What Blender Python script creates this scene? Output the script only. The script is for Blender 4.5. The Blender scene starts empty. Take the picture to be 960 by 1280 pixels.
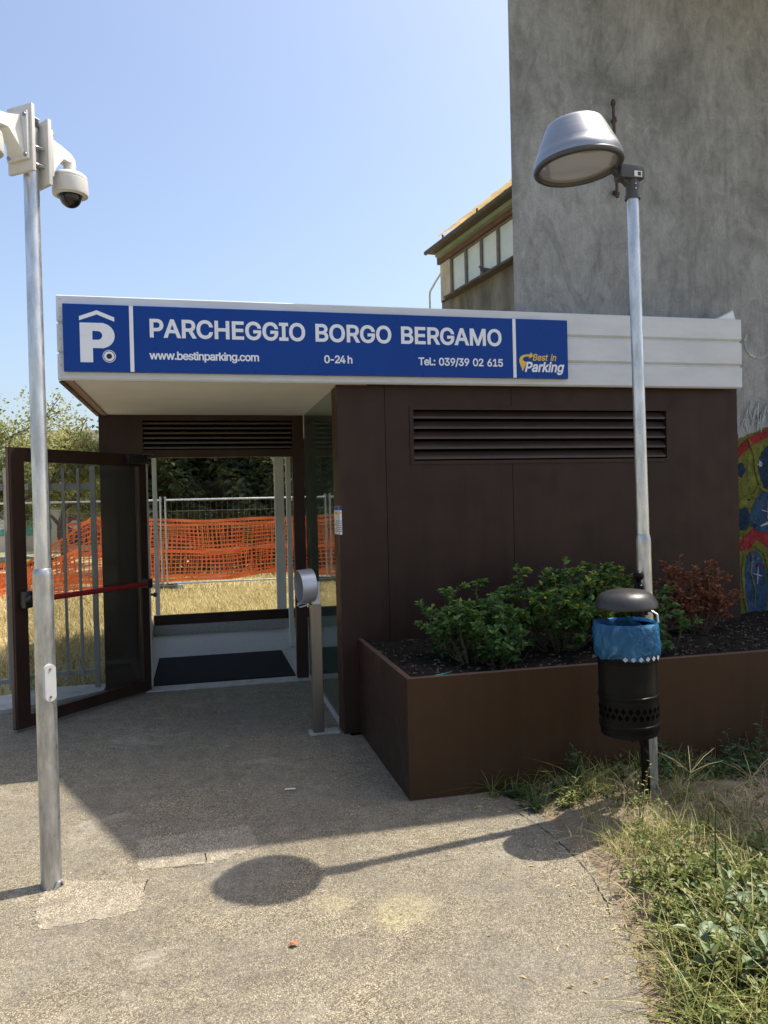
import bpy, bmesh, math, random
import numpy as np
from mathutils import Vector, Matrix, Euler

SC = bpy.context.scene
COL = SC.collection
R = math.radians
rng = np.random.default_rng(7)
random.seed(7)

# ------------------------------------------------------------------ camera
F_PX, YAW, PITCH, ROLL = 972.6, 0.2339, -0.0107, -0.0239
cam = bpy.data.cameras.new("camera"); cam_o = bpy.data.objects.new("camera", cam); COL.objects.link(cam_o)
fw = Vector((math.sin(YAW)*math.cos(PITCH), math.cos(YAW)*math.cos(PITCH), math.sin(PITCH)))
rt = Vector((math.cos(YAW), -math.sin(YAW), 0)); up = rt.cross(fw)
r2 = math.cos(ROLL)*rt + math.sin(ROLL)*up
u2 = -math.sin(ROLL)*rt + math.cos(ROLL)*up
cam_o.matrix_world = Matrix(((r2.x, u2.x, -fw.x, 0), (r2.y, u2.y, -fw.y, 0), (r2.z, u2.z, -fw.z, 1.65), (0, 0, 0, 1)))
cam.sensor_fit = 'VERTICAL'; cam.sensor_height = 36; cam.sensor_width = 27
cam.lens = F_PX/1280*36
cam.clip_start = 0.05; cam.clip_end = 3000
SC.camera = cam_o

# ------------------------------------------------------------------ light
SUN = Vector((0.505, 0.085, 1.0)).normalized()          # towards the sun
elev = math.asin(SUN.z); azim = math.atan2(SUN.x, SUN.y)
w = bpy.data.worlds.new("World"); SC.world = w; w.use_nodes = True
nt = w.node_tree; nt.nodes.clear()
out = nt.nodes.new('ShaderNodeOutputWorld'); bg = nt.nodes.new('ShaderNodeBackground')
sky = nt.nodes.new('ShaderNodeTexSky'); sky.sky_type = 'NISHITA'; sky.sun_disc = False
sky.sun_elevation = elev; sky.sun_rotation = azim
sky.altitude = 200; sky.air_density = 1.0; sky.dust_density = 4.0; sky.ozone_density = 1.0
bg.inputs['Strength'].default_value = 0.15
nt.links.new(sky.outputs[0], bg.inputs[0]); nt.links.new(bg.outputs[0], out.inputs[0])
sun = bpy.data.lights.new("sun", 'SUN'); sun.energy = 4.5; sun.angle = R(0.53); sun.color = (1.0, 0.93, 0.82)
sun_o = bpy.data.objects.new("sun", sun); COL.objects.link(sun_o)
sun_o.rotation_euler = SUN.to_track_quat('Z', 'Y').to_euler(); sun_o.location = (10, 2, 20)
SC.view_settings.view_transform = 'Standard'; SC.view_settings.look = 'None'
SC.view_settings.gamma = 1; SC.view_settings.exposure = 0.70; SC.view_settings.use_curve_mapping = False
SC.render.engine = 'CYCLES'
SC.cycles.max_bounces = 10; SC.cycles.transparent_max_bounces = 24; SC.cycles.diffuse_bounces = 5

# ------------------------------------------------------------------ materials
def newmat(name):
    m = bpy.data.materials.new(name); m.use_nodes = True
    t = m.node_tree; t.nodes.clear()
    o = t.nodes.new('ShaderNodeOutputMaterial'); b = t.nodes.new('ShaderNodeBsdfPrincipled')
    t.links.new(b.outputs[0], o.inputs[0])
    return m, t, b, o

def N(t, typ, **kw):
    n = t.nodes.new(typ)
    for k, v in kw.items():
        if k == 'i':
            for a, c in v.items(): n.inputs[a].default_value = c
        else: setattr(n, k, v)
    return n

def c4(c): return (c[0], c[1], c[2], 1)

def coords(t, scale=(1, 1, 1)):
    g = N(t, 'ShaderNodeNewGeometry'); mp = N(t, 'ShaderNodeMapping')
    mp.inputs['Scale'].default_value = scale
    t.links.new(g.outputs['Position'], mp.inputs[0]); return mp.outputs[0]

def noise(t, vec, scale, detail=6, rough=0.6, dist=0.0):
    n = N(t, 'ShaderNodeTexNoise', i={'Scale': scale, 'Detail': detail, 'Roughness': rough, 'Distortion': dist})
    t.links.new(vec, n.inputs['Vector']); return n.outputs[0]

def ramp(t, fac, stops):
    r = N(t, 'ShaderNodeValToRGB'); e = r.color_ramp.elements
    while len(e) < len(stops): e.new(0.5)
    for k, (p, c) in enumerate(stops):
        e[k].position = p; e[k].color = c4(c) if hasattr(c, '__len__') else (c, c, c, 1)
    t.links.new(fac, r.inputs[0]); return r.outputs[0]

def mixc(t, fac, a, b, mode='MIX'):
    m = N(t, 'ShaderNodeMix', data_type='RGBA', blend_type=mode)
    for s, v in ((0, fac), (6, a), (7, b)):
        if hasattr(v, 'is_linked') or isinstance(v, bpy.types.NodeSocket): t.links.new(v, m.inputs[s])
        else: m.inputs[s].default_value = v if s == 0 else c4(v)
    return m.outputs[2]

def bump(t, b, height, strength=0.3, dist=0.01):
    n = N(t, 'ShaderNodeBump', i={'Strength': strength, 'Distance': dist})
    t.links.new(height, n.inputs['Height']); t.links.new(n.outputs[0], b.inputs['Normal'])

def pm(name, c1, c2=None, scale=4.0, rough=0.5, metal=0.0, bs=0.0, bscale=60, stretch=(1, 1, 1), rvar=0.0, spec=0.5, lo=0.35, hi=0.65, coat=0.0, streak=0.0):
    m, t, b, o = newmat(name)
    b.inputs['Roughness'].default_value = rough; b.inputs['Metallic'].default_value = metal
    b.inputs['Specular IOR Level'].default_value = spec
    b.inputs['Coat Weight'].default_value = coat
    if c2 is None: c2 = tuple(v*0.85 for v in c1)
    v = coords(t, stretch)
    n1 = noise(t, v, scale, 7, 0.62)
    t.links.new(ramp(t, n1, [(lo, c1), (hi, c2)]), b.inputs['Base Color'])
    if streak:
        col = b.inputs['Base Color'].links[0].from_socket
        s1 = noise(t, coords(t, (7, 7, 0.35)), 1.5, 7, 0.7)
        col = mixc(t, 1.0, col, ramp(t, s1, [(0.3, 1-streak), (0.5, 1.0), (0.72, 1+streak)]), 'MULTIPLY')
        s2 = noise(t, coords(t, (1, 1, 1.6)), 6.0, 9, 0.78, 1.4)
        col = mixc(t, ramp(t, s2, [(0.60, 0.0), (0.74, streak*0.30)]), col, (0.22, 0.19, 0.16))
        t.links.new(col, b.inputs['Base Color'])
    if rvar:
        n2 = noise(t, v, scale*2.7, 5)
        t.links.new(ramp(t, n2, [(0.3, max(0, rough-rvar)), (0.7, min(1, rough+rvar))]), b.inputs['Roughness'])
    if bs: bump(t, b, noise(t, v, bscale, 4), bs, 0.004)
    return m

def glass_mat(name, tint=(0.93, 0.96, 0.95), ior=1.5, extra=0.0):
    m = bpy.data.materials.new(name); m.use_nodes = True; t = m.node_tree; t.nodes.clear()
    o = N(t, 'ShaderNodeOutputMaterial'); tr = N(t, 'ShaderNodeBsdfTransparent'); gl = N(t, 'ShaderNodeBsdfGlossy')
    tr.inputs[0].default_value = c4(tint); gl.inputs['Roughness'].default_value = 0.015
    fr = N(t, 'ShaderNodeFresnel', i={'IOR': ior}); mx = N(t, 'ShaderNodeMixShader')
    # the same reflectance from either side of the sheet
    g = N(t, 'ShaderNodeNewGeometry'); neg = N(t, 'ShaderNodeVectorMath', operation='SCALE'); 
    t.links.new(g.outputs['True Normal'], neg.inputs[0]); neg.inputs['Scale'].default_value = 1.0
    t.links.new(neg.outputs[0], fr.inputs['Normal'])
    lw = N(t, 'ShaderNodeLayerWeight', i={'Blend': 0.5})
    pw = N(t, 'ShaderNodeMath', operation='POWER'); pw.inputs[1].default_value = 4.5
    t.links.new(lw.outputs['Facing'], pw.inputs[0])
    ad = N(t, 'ShaderNodeMath', operation='MULTIPLY_ADD'); ad.inputs[1].default_value = 0.9; ad.inputs[2].default_value = 0.04+extra
    t.links.new(pw.outputs[0], ad.inputs[0])
    t.links.new(ad.outputs[0], mx.inputs[0]); t.links.new(tr.outputs[0], mx.inputs[1]); t.links.new(gl.outputs[0], mx.inputs[2])
    t.links.new(mx.outputs[0], o.inputs[0])
    t.nodes.remove(fr); t.nodes.remove(neg)
    return m

def leaf_mat(name, cols, rough=0.5, trans=0.35):
    m, t, b, o = newmat(name)
    at = N(t, 'ShaderNodeAttribute', attribute_name='tint')
    k = len(cols)
    col = ramp(t, at.outputs['Fac'], [(i/(k-1), c) for i, c in enumerate(cols)])
    t.links.new(col, b.inputs['Base Color']); b.inputs['Roughness'].default_value = rough
    b.inputs['Specular IOR Level'].default_value = 0.35
    tl = N(t, 'ShaderNodeBsdfTranslucent'); t.links.new(col, tl.inputs[0])
    mx = N(t, 'ShaderNodeMixShader'); mx.inputs[0].default_value = trans
    t.links.new(b.outputs[0], mx.inputs[1]); t.links.new(tl.outputs[0], mx.inputs[2]); t.links.new(mx.outputs[0], o.inputs[0])
    return m

def asphalt_mat(name, base=(0.288, 0.246, 0.172), grey=(0.172, 0.160, 0.132), stains=()):
    m, t, b, o = newmat(name)
    v = coords(t)
    vo = N(t, 'ShaderNodeTexVoronoi', feature='F1', i={'Scale': 215.0, 'Randomness': 1.0}); t.links.new(v, vo.inputs['Vector'])
    bw = N(t, 'ShaderNodeRGBToBW'); t.links.new(vo.outputs['Color'], bw.inputs[0])
    stone = ramp(t, bw.outputs[0], [(0.1, tuple(x*0.38 for x in base)), (0.4, tuple(x*0.8 for x in base)), (0.62, tuple(x*1.1 for x in base)), (0.9, tuple(min(1, x*1.75) for x in base))])
    gap = ramp(t, vo.outputs['Distance'], [(0.35, 1.0), (0.75, 0.42)])
    c = mixc(t, 1.0, stone, gap, 'MULTIPLY')
    big = noise(t, v, 1.3, 8, 0.65, 0.4)
    c = mixc(t, ramp(t, big, [(0.38, 0.0), (0.68, 0.75)]), c, mixc(t, 0.8, c, grey, 'MIX'))
    med = noise(t, v, 9.0, 6, 0.7)
    c = mixc(t, 1.0, c, ramp(t, med, [(0.25, 0.72), (0.5, 1.0), (0.75, 1.18)]), 'MULTIPLY')
    sm = noise(t, v, 38.0, 4, 0.7)
    c = mixc(t, 1.0, c, ramp(t, sm, [(0.3, 0.78), (0.5, 1.0), (0.7, 1.15)]), 'MULTIPLY')
    # worn pale and damp-dark stains
    st = noise(t, v, 2.3, 9, 0.7, 0.8)
    c = mixc(t, ramp(t, st, [(0.56, 0.0), (0.72, 0.5)]), c, (0.40, 0.37, 0.31))
    st2 = noise(t, coords(t, (0.9, 1.7, 1)), 1.7, 8, 0.7, 1.0)
    c = mixc(t, ramp(t, st2, [(0.52, 0.0), (0.70, 0.55)]), c, (0.13, 0.113, 0.097))
    gum = N(t, 'ShaderNodeTexVoronoi', feature='F1', i={'Scale': 2.6}); t.links.new(mixc(t, 0.03, v, N(t, 'ShaderNodeTexNoise', i={'Scale': 30.0}).outputs[1]), gum.inputs['Vector'])
    c = mixc(t, ramp(t, gum.outputs['Distance'], [(0.035, 0.55), (0.05, 0.0)]), c, (0.11, 0.10, 0.09))
    crk = noise(t, v, 0.9, 10, 0.8, 1.5)
    c = mixc(t, 1.0, c, ramp(t, crk, [(0.3, 0.84), (0.5, 1.0), (0.7, 1.1)]), 'MULTIPLY')
    for sx, sy, sr in stains:          # pale yellow splashes
        vm = N(t, 'ShaderNodeVectorMath', operation='DISTANCE'); t.links.new(coords(t), vm.inputs[0]); vm.inputs[1].default_value = (sx, sy, 0)
        sm_ = N(t, 'ShaderNodeMath', operation='SUBTRACT'); t.links.new(vm.outputs['Value'], sm_.inputs[0])
        wob = N(t, 'ShaderNodeMath', operation='MULTIPLY'); t.links.new(noise(t, v, 14, 5, 0.7), wob.inputs[0]); wob.inputs[1].default_value = sr*1.6
        t.links.new(wob.outputs[0], sm_.inputs[1])
        brk = N(t, 'ShaderNodeMath', operation='MULTIPLY'); t.links.new(ramp(t, sm_.outputs[0], [(0.0, 0.42), (max(0.01, sr*0.8), 0.0)]), brk.inputs[0]); t.links.new(ramp(t, noise(t, v, 45, 6, 0.8), [(0.4, 0.0), (0.62, 1.0)]), brk.inputs[1])
        c = mixc(t, brk.outputs[0], c, (0.50, 0.44, 0.23))
    t.links.new(c, b.inputs['Base Color']); b.inputs['Roughness'].default_value = 0.88
    b.inputs['Specular IOR Level'].default_value = 0.25
    hb = N(t, 'ShaderNodeMath', operation='SUBTRACT'); hb.inputs[0].default_value = 1.0; t.links.new(vo.outputs['Distance'], hb.inputs[1])
    bump(t, b, hb.outputs[0], 0.55, 0.004)
    return m

def concrete_mat(name):
    m, t, b, o = newmat(name)
    v = coords(t)
    vs = coords(t, (1, 1, 0.32))
    n1 = noise(t, vs, 2.2, 9, 0.68, 0.3)
    c = ramp(t, n1, [(0.25, (0.19, 0.185, 0.17)), (0.45, (0.245, 0.238, 0.22)), (0.6, (0.285, 0.277, 0.257)), (0.78, (0.34, 0.33, 0.305))])
    n2 = noise(t, v, 1.1, 8, 0.66, 0.7)
    c = mixc(t, 1.0, c, ramp(t, n2, [(0.3, 0.62), (0.5, 1.0), (0.72, 1.3)]), 'MULTIPLY')
    n3 = noise(t, coords(t, (3, 3, 0.6)), 2.5, 8, 0.74, 0.8)
    c = mixc(t, 1.0, c, ramp(t, n3, [(0.28, 0.82), (0.5, 1.0), (0.75, 1.08)]), 'MULTIPLY')
    n4 = noise(t, v, 4.6, 8, 0.7, 1.2)
    c = mixc(t, ramp(t, n4, [(0.6, 0.0), (0.72, 0.55)]), c, (0.42, 0.41, 0.37))
    n6 = noise(t, coords(t, (1.3, 1.3, 0.5)), 1.7, 9, 0.72, 1.5)
    c = mixc(t, ramp(t, n6, [(0.58, 0.0), (0.72, 0.6)]), c, (0.12, 0.117, 0.107))
    n7 = noise(t, coords(t, (1, 1, 0.6)), 11, 8, 0.75, 0.8)
    c = mixc(t, 1.0, c, ramp(t, n7, [(0.25, 0.66), (0.5, 1.0), (0.75, 1.26)]), 'MULTIPLY')
    n8 = noise(t, coords(t, (1.4, 1, 0.8)), 3.1, 9, 0.78, 2.2)
    c = mixc(t, ramp(t, n8, [(0.62, 0.0), (0.70, 0.45)]), c, (0.45, 0.445, 0.42))
    c = mixc(t, 1.0, c, (1.00, 1.08, 1.17), 'MULTIPLY')
    n9 = noise(t, coords(t, (9, 9, 0.22)), 1.6, 8, 0.72, 0.4)
    c = mixc(t, ramp(t, n9, [(0.55, 0.0), (0.72, 0.35)]), c, (0.13, 0.13, 0.125))
    n5 = noise(t, v, 60, 5, 0.7)
    c = mixc(t, 1.0, c, ramp(t, n5, [(0.25, 0.82), (0.75, 1.12)]), 'MULTIPLY')
    t.links.new(c, b.inputs['Base Color']); b.inputs['Roughness'].default_value = 0.92
    b.inputs['Specular IOR Level'].default_value = 0.2
    hm = N(t, 'ShaderNodeMath', operation='ADD'); t.links.new(n4, hm.inputs[0]); t.links.new(n5, hm.inputs[1])
    bump(t, b, hm.outputs[0], 0.35, 0.012)
    return m

M = {}
M['asphalt'] = asphalt_mat('asphalt', stains=((0.78, 3.06, 0.10), (0.50, 3.18, 0.06), (0.70, 2.97, 0.05)))
M['patch'] = asphalt_mat('repair_mortar', (0.375, 0.325, 0.24), (0.31, 0.275, 0.21))
M['concrete'] = concrete_mat('stained_concrete')
M['corten'] = pm('brown_steel', (0.0295, 0.0155, 0.0108), (0.040, 0.0205, 0.0145), 2.4, 0.5, 0.0, 0.05, 180, rvar=0.12, spec=0.22, streak=0.16)
M['corten_rust'] = pm('rust_brown_steel', (0.062, 0.030, 0.0125), (0.046, 0.023, 0.0105), 1.6, 0.52, 0.0, 0.06, 160, rvar=0.14, spec=0.22, streak=0.16)
M['corten_edge'] = pm('brown_steel_edge', (0.13, 0.075, 0.05), (0.09, 0.055, 0.04), 5, 0.5)
M['slat'] = pm('brown_slat', (0.036, 0.023, 0.02), (0.05, 0.032, 0.027), 3, 0.36, 0.0, rvar=0.06)
M['dark'] = pm('dark_void', (0.004, 0.0035, 0.0035), None, 3, 0.95, spec=0.0)
M['fascia'] = pm('white_coated_metal', (0.60, 0.635, 0.66), (0.53, 0.56, 0.585), 3.0, 0.42, 0.0, rvar=0.08, stretch=(1, 1, 3))
M['soffit'] = pm('soffit_plaster', (0.86, 0.83, 0.77), (0.79, 0.76, 0.70), 1.6, 0.75)
M['trim_pink'] = pm('primer_trim', (0.42, 0.27, 0.21), (0.34, 0.22, 0.17), 5, 0.6)
M['sign_blue'] = pm('sign_blue', (0.005, 0.045, 0.25), (0.006, 0.049, 0.265), 2.0, 0.3, 0, 0.0, rvar=0.05, spec=0.18)
M['sign_white'] = pm('sign_white', (0.74, 0.78, 0.84), (0.70, 0.74, 0.80), 6.0, 0.35)
M['sign_yellow'] = pm('sign_yellow', (0.72, 0.50, 0.03), (0.62, 0.42, 0.03), 8.0, 0.35)
M['sign_black'] = pm('sign_black', (0.010, 0.010, 0.014), None, 8.0, 0.3)
M['galv'] = pm('galvanised_steel', (0.66, 0.68, 0.70), (0.42, 0.44, 0.46), 26.0, 0.36, 0.85, 0.10, 60, (1, 1, 0.22), rvar=0.14)
M['galv_old'] = pm('weathered_galvanised', (0.56, 0.565, 0.56), (0.33, 0.34, 0.345), 30.0, 0.40, 0.85, 0.16, 70, (1, 1, 0.25), rvar=0.16)
M['alu'] = pm('brushed_aluminium', (0.35, 0.355, 0.36), (0.32, 0.325, 0.33), 6.0, 0.40, 0.9, 0.03, 120, (1, 1, 14), rvar=0.06)
M['lamp_grey'] = pm('dark_grey_paint', (0.050, 0.052, 0.056), (0.065, 0.066, 0.07), 8.0, 0.45)
M['white_plastic'] = pm('white_plastic', (0.62, 0.62, 0.60), (0.54, 0.54, 0.52), 9.0, 0.45, spec=0.4)
M['screw'] = pm('steel_screw', (0.35, 0.35, 0.35), (0.25, 0.25, 0.25), 30, 0.35, 0.9)
M['black_paint'] = pm('black_powder_coat', (0.0045, 0.0043, 0.0042), (0.0075, 0.007, 0.0068), 12.0, 0.36, 0.0, 0.08, 420, rvar=0.05, spec=0.13)
M['lid_grey'] = pm('dusty_black_coat', (0.020, 0.019, 0.0185), (0.036, 0.034, 0.032), 14.0, 0.40, 0.0, 0.15, 420, rvar=0.08, spec=0.45)
M['black_plastic'] = pm('black_plastic', (0.012, 0.012, 0.012), (0.018, 0.018, 0.018), 12.0, 0.35)
M['red_bar'] = pm('red_bar', (0.26, 0.012, 0.016), (0.20, 0.010, 0.013), 8.0, 0.38)
M['inox'] = pm('brushed_steel', (0.25, 0.225, 0.19), (0.18, 0.16, 0.135), 7.0, 0.36, 0.8, 0.03, 150, (1, 1, 0.2), rvar=0.08)
M['silver'] = pm('silver_paint', (0.50, 0.51, 0.53), (0.45, 0.46, 0.48), 8.0, 0.38, 0.5)
M['jamb'] = pm('pale_aluminium_post', (0.62, 0.62, 0.58), (0.55, 0.55, 0.52), 3.0, 0.45)
M['fence_grey'] = pm('grey_painted_steel', (0.30, 0.30, 0.275), (0.23, 0.235, 0.215), 4.0, 0.5)
M['granite'] = pm('granite_floor', (0.36, 0.365, 0.355), (0.22, 0.225, 0.22), 38.0, 0.38, rvar=0.08)
M['threshold'] = pm('concrete_threshold', (0.42, 0.41, 0.38), (0.30, 0.29, 0.27), 12.0, 0.8, bs=0.2)
M['mat'] = pm('navy_mat', (0.0085, 0.0088, 0.0115), (0.0135, 0.014, 0.018), 26.0, 0.95, bs=0.6, bscale=300, spec=0.15)
M['kerb'] = pm('pale_kerb', (0.48, 0.47, 0.44), (0.33, 0.32, 0.30), 6.0, 0.85, bs=0.3, bscale=50)
M['glass'] = glass_mat('clear_glass', extra=-0.034)
M['glass_door'] = glass_mat('door_glass', (0.84, 0.86, 0.85), 1.5, 0.02)
M['glass_green'] = glass_mat('greenish_glass', (0.74, 0.82, 0.78), 1.5, 0.05)
M['orange'] = pm('orange_plastic_net', (0.85, 0.17, 0.04), (0.72, 0.13, 0.03), 2.0, 0.5)
M['soil'] = pm('planting_soil', (0.012, 0.010, 0.008), (0.032, 0.026, 0.02), 22.0, 0.97, bs=1.0, bscale=90, spec=0.08)
M['chip'] = pm('bark_chip', (0.17, 0.135, 0.095), (0.03, 0.024, 0.018), 40.0, 0.9)
M['straw'] = pm('dry_straw', (0.50, 0.40, 0.22), (0.36, 0.28, 0.15), 3.0, 0.8)
M['bed'] = pm('sandy_soil', (0.26, 0.20, 0.13), (0.13, 0.10, 0.07), 6.0, 0.95, bs=0.9, bscale=70)
M['field'] = pm('dry_field', (0.46, 0.37, 0.20), (0.30, 0.26, 0.13), 1.4, 0.95, bs=0.8, bscale=30)
M['bark'] = pm('tree_bark', (0.17, 0.13, 0.10), (0.09, 0.07, 0.055), 14.0, 0.9, bs=0.7, bscale=30, stretch=(1, 1, 0.3))
M['twig'] = pm('brown_twig', (0.15, 0.10, 0.06), (0.09, 0.06, 0.04), 20.0, 0.8)
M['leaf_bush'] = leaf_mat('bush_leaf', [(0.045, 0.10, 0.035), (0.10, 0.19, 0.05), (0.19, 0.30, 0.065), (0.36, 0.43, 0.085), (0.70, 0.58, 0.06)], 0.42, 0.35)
M['leaf_dry'] = leaf_mat('withered_leaf', [(0.20, 0.07, 0.036), (0.34, 0.13, 0.065), (0.48, 0.22, 0.12)], 0.6, 0.3)
M['leaf_tree'] = leaf_mat('tree_leaf', [(0.15, 0.18, 0.07), (0.27, 0.30, 0.11), (0.40, 0.40, 0.16), (0.46, 0.40, 0.22)], 0.5, 0.45)
M['leaf_hedge'] = leaf_mat('hedge_leaf', [(0.075, 0.105, 0.055), (0.135, 0.175, 0.085), (0.23, 0.265, 0.14)], 0.5, 0.45)
M['grass_dry'] = leaf_mat('straw_blade', [(0.24, 0.20, 0.08), (0.48, 0.38, 0.17), (0.62, 0.50, 0.25), (0.70, 0.60, 0.36)], 0.6, 0.35)
M['grass_green'] = leaf_mat('green_blade', [(0.075, 0.11, 0.025), (0.165, 0.20, 0.05), (0.30, 0.30, 0.09), (0.56, 0.46, 0.22)], 0.45, 0.35)
M['weed_leaf'] = leaf_mat('weed_leaf', [(0.06, 0.10, 0.025), (0.14, 0.185, 0.05), (0.25, 0.28, 0.085), (0.42, 0.38, 0.17)], 0.45, 0.3)
M['weed_pale'] = leaf_mat('pale_weed_leaf', [(0.13, 0.19, 0.10), (0.20, 0.26, 0.15), (0.28, 0.33, 0.20)], 0.5, 0.25)
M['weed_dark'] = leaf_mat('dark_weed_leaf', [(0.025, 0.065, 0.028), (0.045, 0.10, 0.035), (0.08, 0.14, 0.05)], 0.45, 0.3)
M['old_wall'] = pm('mossy_render', (0.10, 0.092, 0.075), (0.27, 0.25, 0.215), 1.1, 0.92, bs=0.5, bscale=9, stretch=(1, 1, 0.5), lo=0.42, hi=0.72)
M['beige'] = pm('beige_render', (0.55, 0.49, 0.38), (0.36, 0.31, 0.23), 1.5, 0.85, bs=0.2)
M['roof_yellow'] = pm('yellowed_sheet', (0.72, 0.56, 0.24), (0.42, 0.27, 0.12), 1.2, 0.7, bs=0.3, bscale=12, lo=0.42, hi=0.66)
M['roof_dark'] = pm('old_roof_edge', (0.055, 0.048, 0.042), (0.10, 0.085, 0.07), 2.5, 0.85, bs=0.5, bscale=14)
M['gutter'] = pm('green_fascia', (0.17, 0.22, 0.15), (0.23, 0.26, 0.19), 2.0, 0.7)
M['redbrown'] = pm('red_brown_soffit', (0.15, 0.075, 0.055), (0.09, 0.05, 0.04), 2.0, 0.8)
M['steel_frame'] = pm('old_window_frame', (0.16, 0.15, 0.135), (0.10, 0.095, 0.085), 5.0, 0.6)
M['milk_glass'] = pm('whitewashed_pane', (0.64, 0.66, 0.54), (0.50, 0.56, 0.52), 1.3, 0.22, spec=0.6)
M['pipe_white'] = pm('pale_pipe', (0.62, 0.62, 0.60), None, 5, 0.5)
M['pigeon'] = pm('pigeon_feather', (0.045, 0.05, 0.06), (0.11, 0.12, 0.14), 7.0, 0.7)
M['rust'] = pm('rusted_iron', (0.040, 0.030, 0.026), (0.07, 0.045, 0.03), 30, 0.7, bs=0.3)
M['far_wall'] = pm('pale_far_wall', (0.50, 0.48, 0.44), (0.38, 0.365, 0.34), 0.5, 0.85)
M['far_block'] = pm('distant_block', (0.42, 0.45, 0.48), (0.36, 0.38, 0.42), 0.3, 0.85)
M['lawn'] = pm('green_lawn', (0.15, 0.20, 0.05), (0.24, 0.25, 0.09), 0.6, 0.95)
M['tarp'] = pm('white_membrane', (0.74, 0.77, 0.80), (0.66, 0.69, 0.72), 9.0, 0.5)
M['paper'] = pm('white_paper', (0.72, 0.72, 0.70), (0.66, 0.66, 0.64), 10.0, 0.6)
M['interior'] = pm('interior_paint', (0.50, 0.54, 0.49), (0.42, 0.46, 0.42), 1.5, 0.7)
M['orange_leaf'] = pm('orange_dead_leaf', (0.42, 0.15, 0.05), (0.30, 0.10, 0.04), 60, 0.7)
for k, c in dict(g_red=(0.22, 0.022, 0.025), g_olive=(0.13, 0.135, 0.025), g_navy=(0.014, 0.034, 0.065), g_blue=(0.03, 0.065, 0.12), g_white=(0.36, 0.38, 0.38), g_pink=(0.50, 0.35, 0.42), g_teal=(0.05, 0.24, 0.22), g_plum=(0.10, 0.035, 0.06), g_dark=(0.03, 0.035, 0.045)).items():
    M[k] = pm('spray_'+k[2:], c, tuple(x*2.0+0.025 for x in c), 11.0, 0.8, bs=0.3, bscale=60, rvar=0.1, lo=0.4, hi=0.75, spec=0.2)

def film_mat(name, c1, c2, k):
    m, t, b, o = newmat(name)
    col = ramp(t, noise(t, coords(t), 2.0, 5), [(0.35, c1), (0.65, c2)])
    t.links.new(col, b.inputs['Base Color']); b.inputs['Roughness'].default_value = 0.45
    tl = N(t, 'ShaderNodeBsdfTranslucent'); t.links.new(col, tl.inputs[0])
    mx = N(t, 'ShaderNodeMixShader'); mx.inputs[0].default_value = k
    t.links.new(b.outputs[0], mx.inputs[1]); t.links.new(tl.outputs[0], mx.inputs[2]); t.links.new(mx.outputs[0], o.inputs[0])
    return m
M['orange'] = film_mat('orange_plastic_net', (0.88, 0.23, 0.07), (0.76, 0.17, 0.05), 0.45)
M['roof_yellow_lit'] = film_mat('yellowed_translucent_sheet', (0.85, 0.66, 0.32), (0.62, 0.40, 0.17), 0.5)

def spray_mat(name, c):
    m, t, b, o = newmat(name); v = coords(t)
    col = ramp(t, noise(t, v, 8.0, 7, 0.7, 0.6), [(0.3, tuple(x*0.7 for x in c)), (0.55, c), (0.8, tuple(min(1, x*2.2+0.04) for x in c))])
    t.links.new(col, b.inputs['Base Color']); b.inputs['Roughness'].default_value = 0.85; b.inputs['Specular IOR Level'].default_value = 0.2
    tp = N(t, 'ShaderNodeBsdfTransparent'); mx = N(t, 'ShaderNodeMixShader')
    t.links.new(ramp(t, noise(t, v, 17.0, 9, 0.78, 0.8), [(0.50, 0.0), (0.66, 0.75)]), mx.inputs[0])
    t.links.new(b.outputs[0], mx.inputs[1]); t.links.new(tp.outputs[0], mx.inputs[2]); t.links.new(mx.outputs[0], o.inputs[0])
    bump(t, b, noise(t, v, 60, 5, 0.7), 0.3, 0.006)
    return m
for k in ('g_red', 'g_olive', 'g_navy', 'g_blue', 'g_white', 'g_pink', 'g_teal', 'g_plum'):
    c = M[k].node_tree.nodes['Color Ramp'].color_ramp.elements[0].color
    M['w'+k] = spray_mat('flaking_'+k[2:], tuple(c[:3]))

def lens_mat():
    m, t, b, o = newmat('lamp_lens')
    b.inputs['Base Color'].default_value = (0.42, 0.41, 0.37, 1); b.inputs['Roughness'].default_value = 0.5
    gl = N(t, 'ShaderNodeBsdfGlossy'); gl.inputs['Roughness'].default_value = 0.03
    mx = N(t, 'ShaderNodeMixShader'); mx.inputs[0].default_value = 0.22
    t.links.new(b.outputs[0], mx.inputs[1]); t.links.new(gl.outputs[0], mx.inputs[2]); t.links.new(mx.outputs[0], o.inputs[0])
    return m
M['lens'] = lens_mat()

def bag_mat():
    m, t, b, o = newmat('blue_film')
    v = coords(t, (1, 1, 0.35))
    n1 = noise(t, coords(t, (1, 1, 0.7)), 13, 5, 0.55, 2.6)
    col = ramp(t, n1, [(0.35, (0.035, 0.17, 0.38)), (0.58, (0.06, 0.26, 0.50)), (0.74, (0.22, 0.48, 0.70))])
    t.links.new(col, b.inputs['Base Color']); b.inputs['Roughness'].default_value = 0.16
    tl = N(t, 'ShaderNodeBsdfTranslucent'); t.links.new(col, tl.inputs[0])
    tp = N(t, 'ShaderNodeBsdfTransparent'); tp.inputs[0].default_value = (0.35, 0.62, 0.85, 1)
    m1 = N(t, 'ShaderNodeMixShader'); m1.inputs[0].default_value = 0.4
    m2 = N(t, 'ShaderNodeMixShader'); m2.inputs[0].default_value = 0.30
    t.links.new(b.outputs[0], m1.inputs[1]); t.links.new(tl.outputs[0], m1.inputs[2])
    t.links.new(m1.outputs[0], m2.inputs[1]); t.links.new(tp.outputs[0], m2.inputs[2]); t.links.new(m2.outputs[0], o.inputs[0])
    bump(t, b, n1, 0.9, 0.02)
    return m
M['bag'] = bag_mat()

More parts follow.
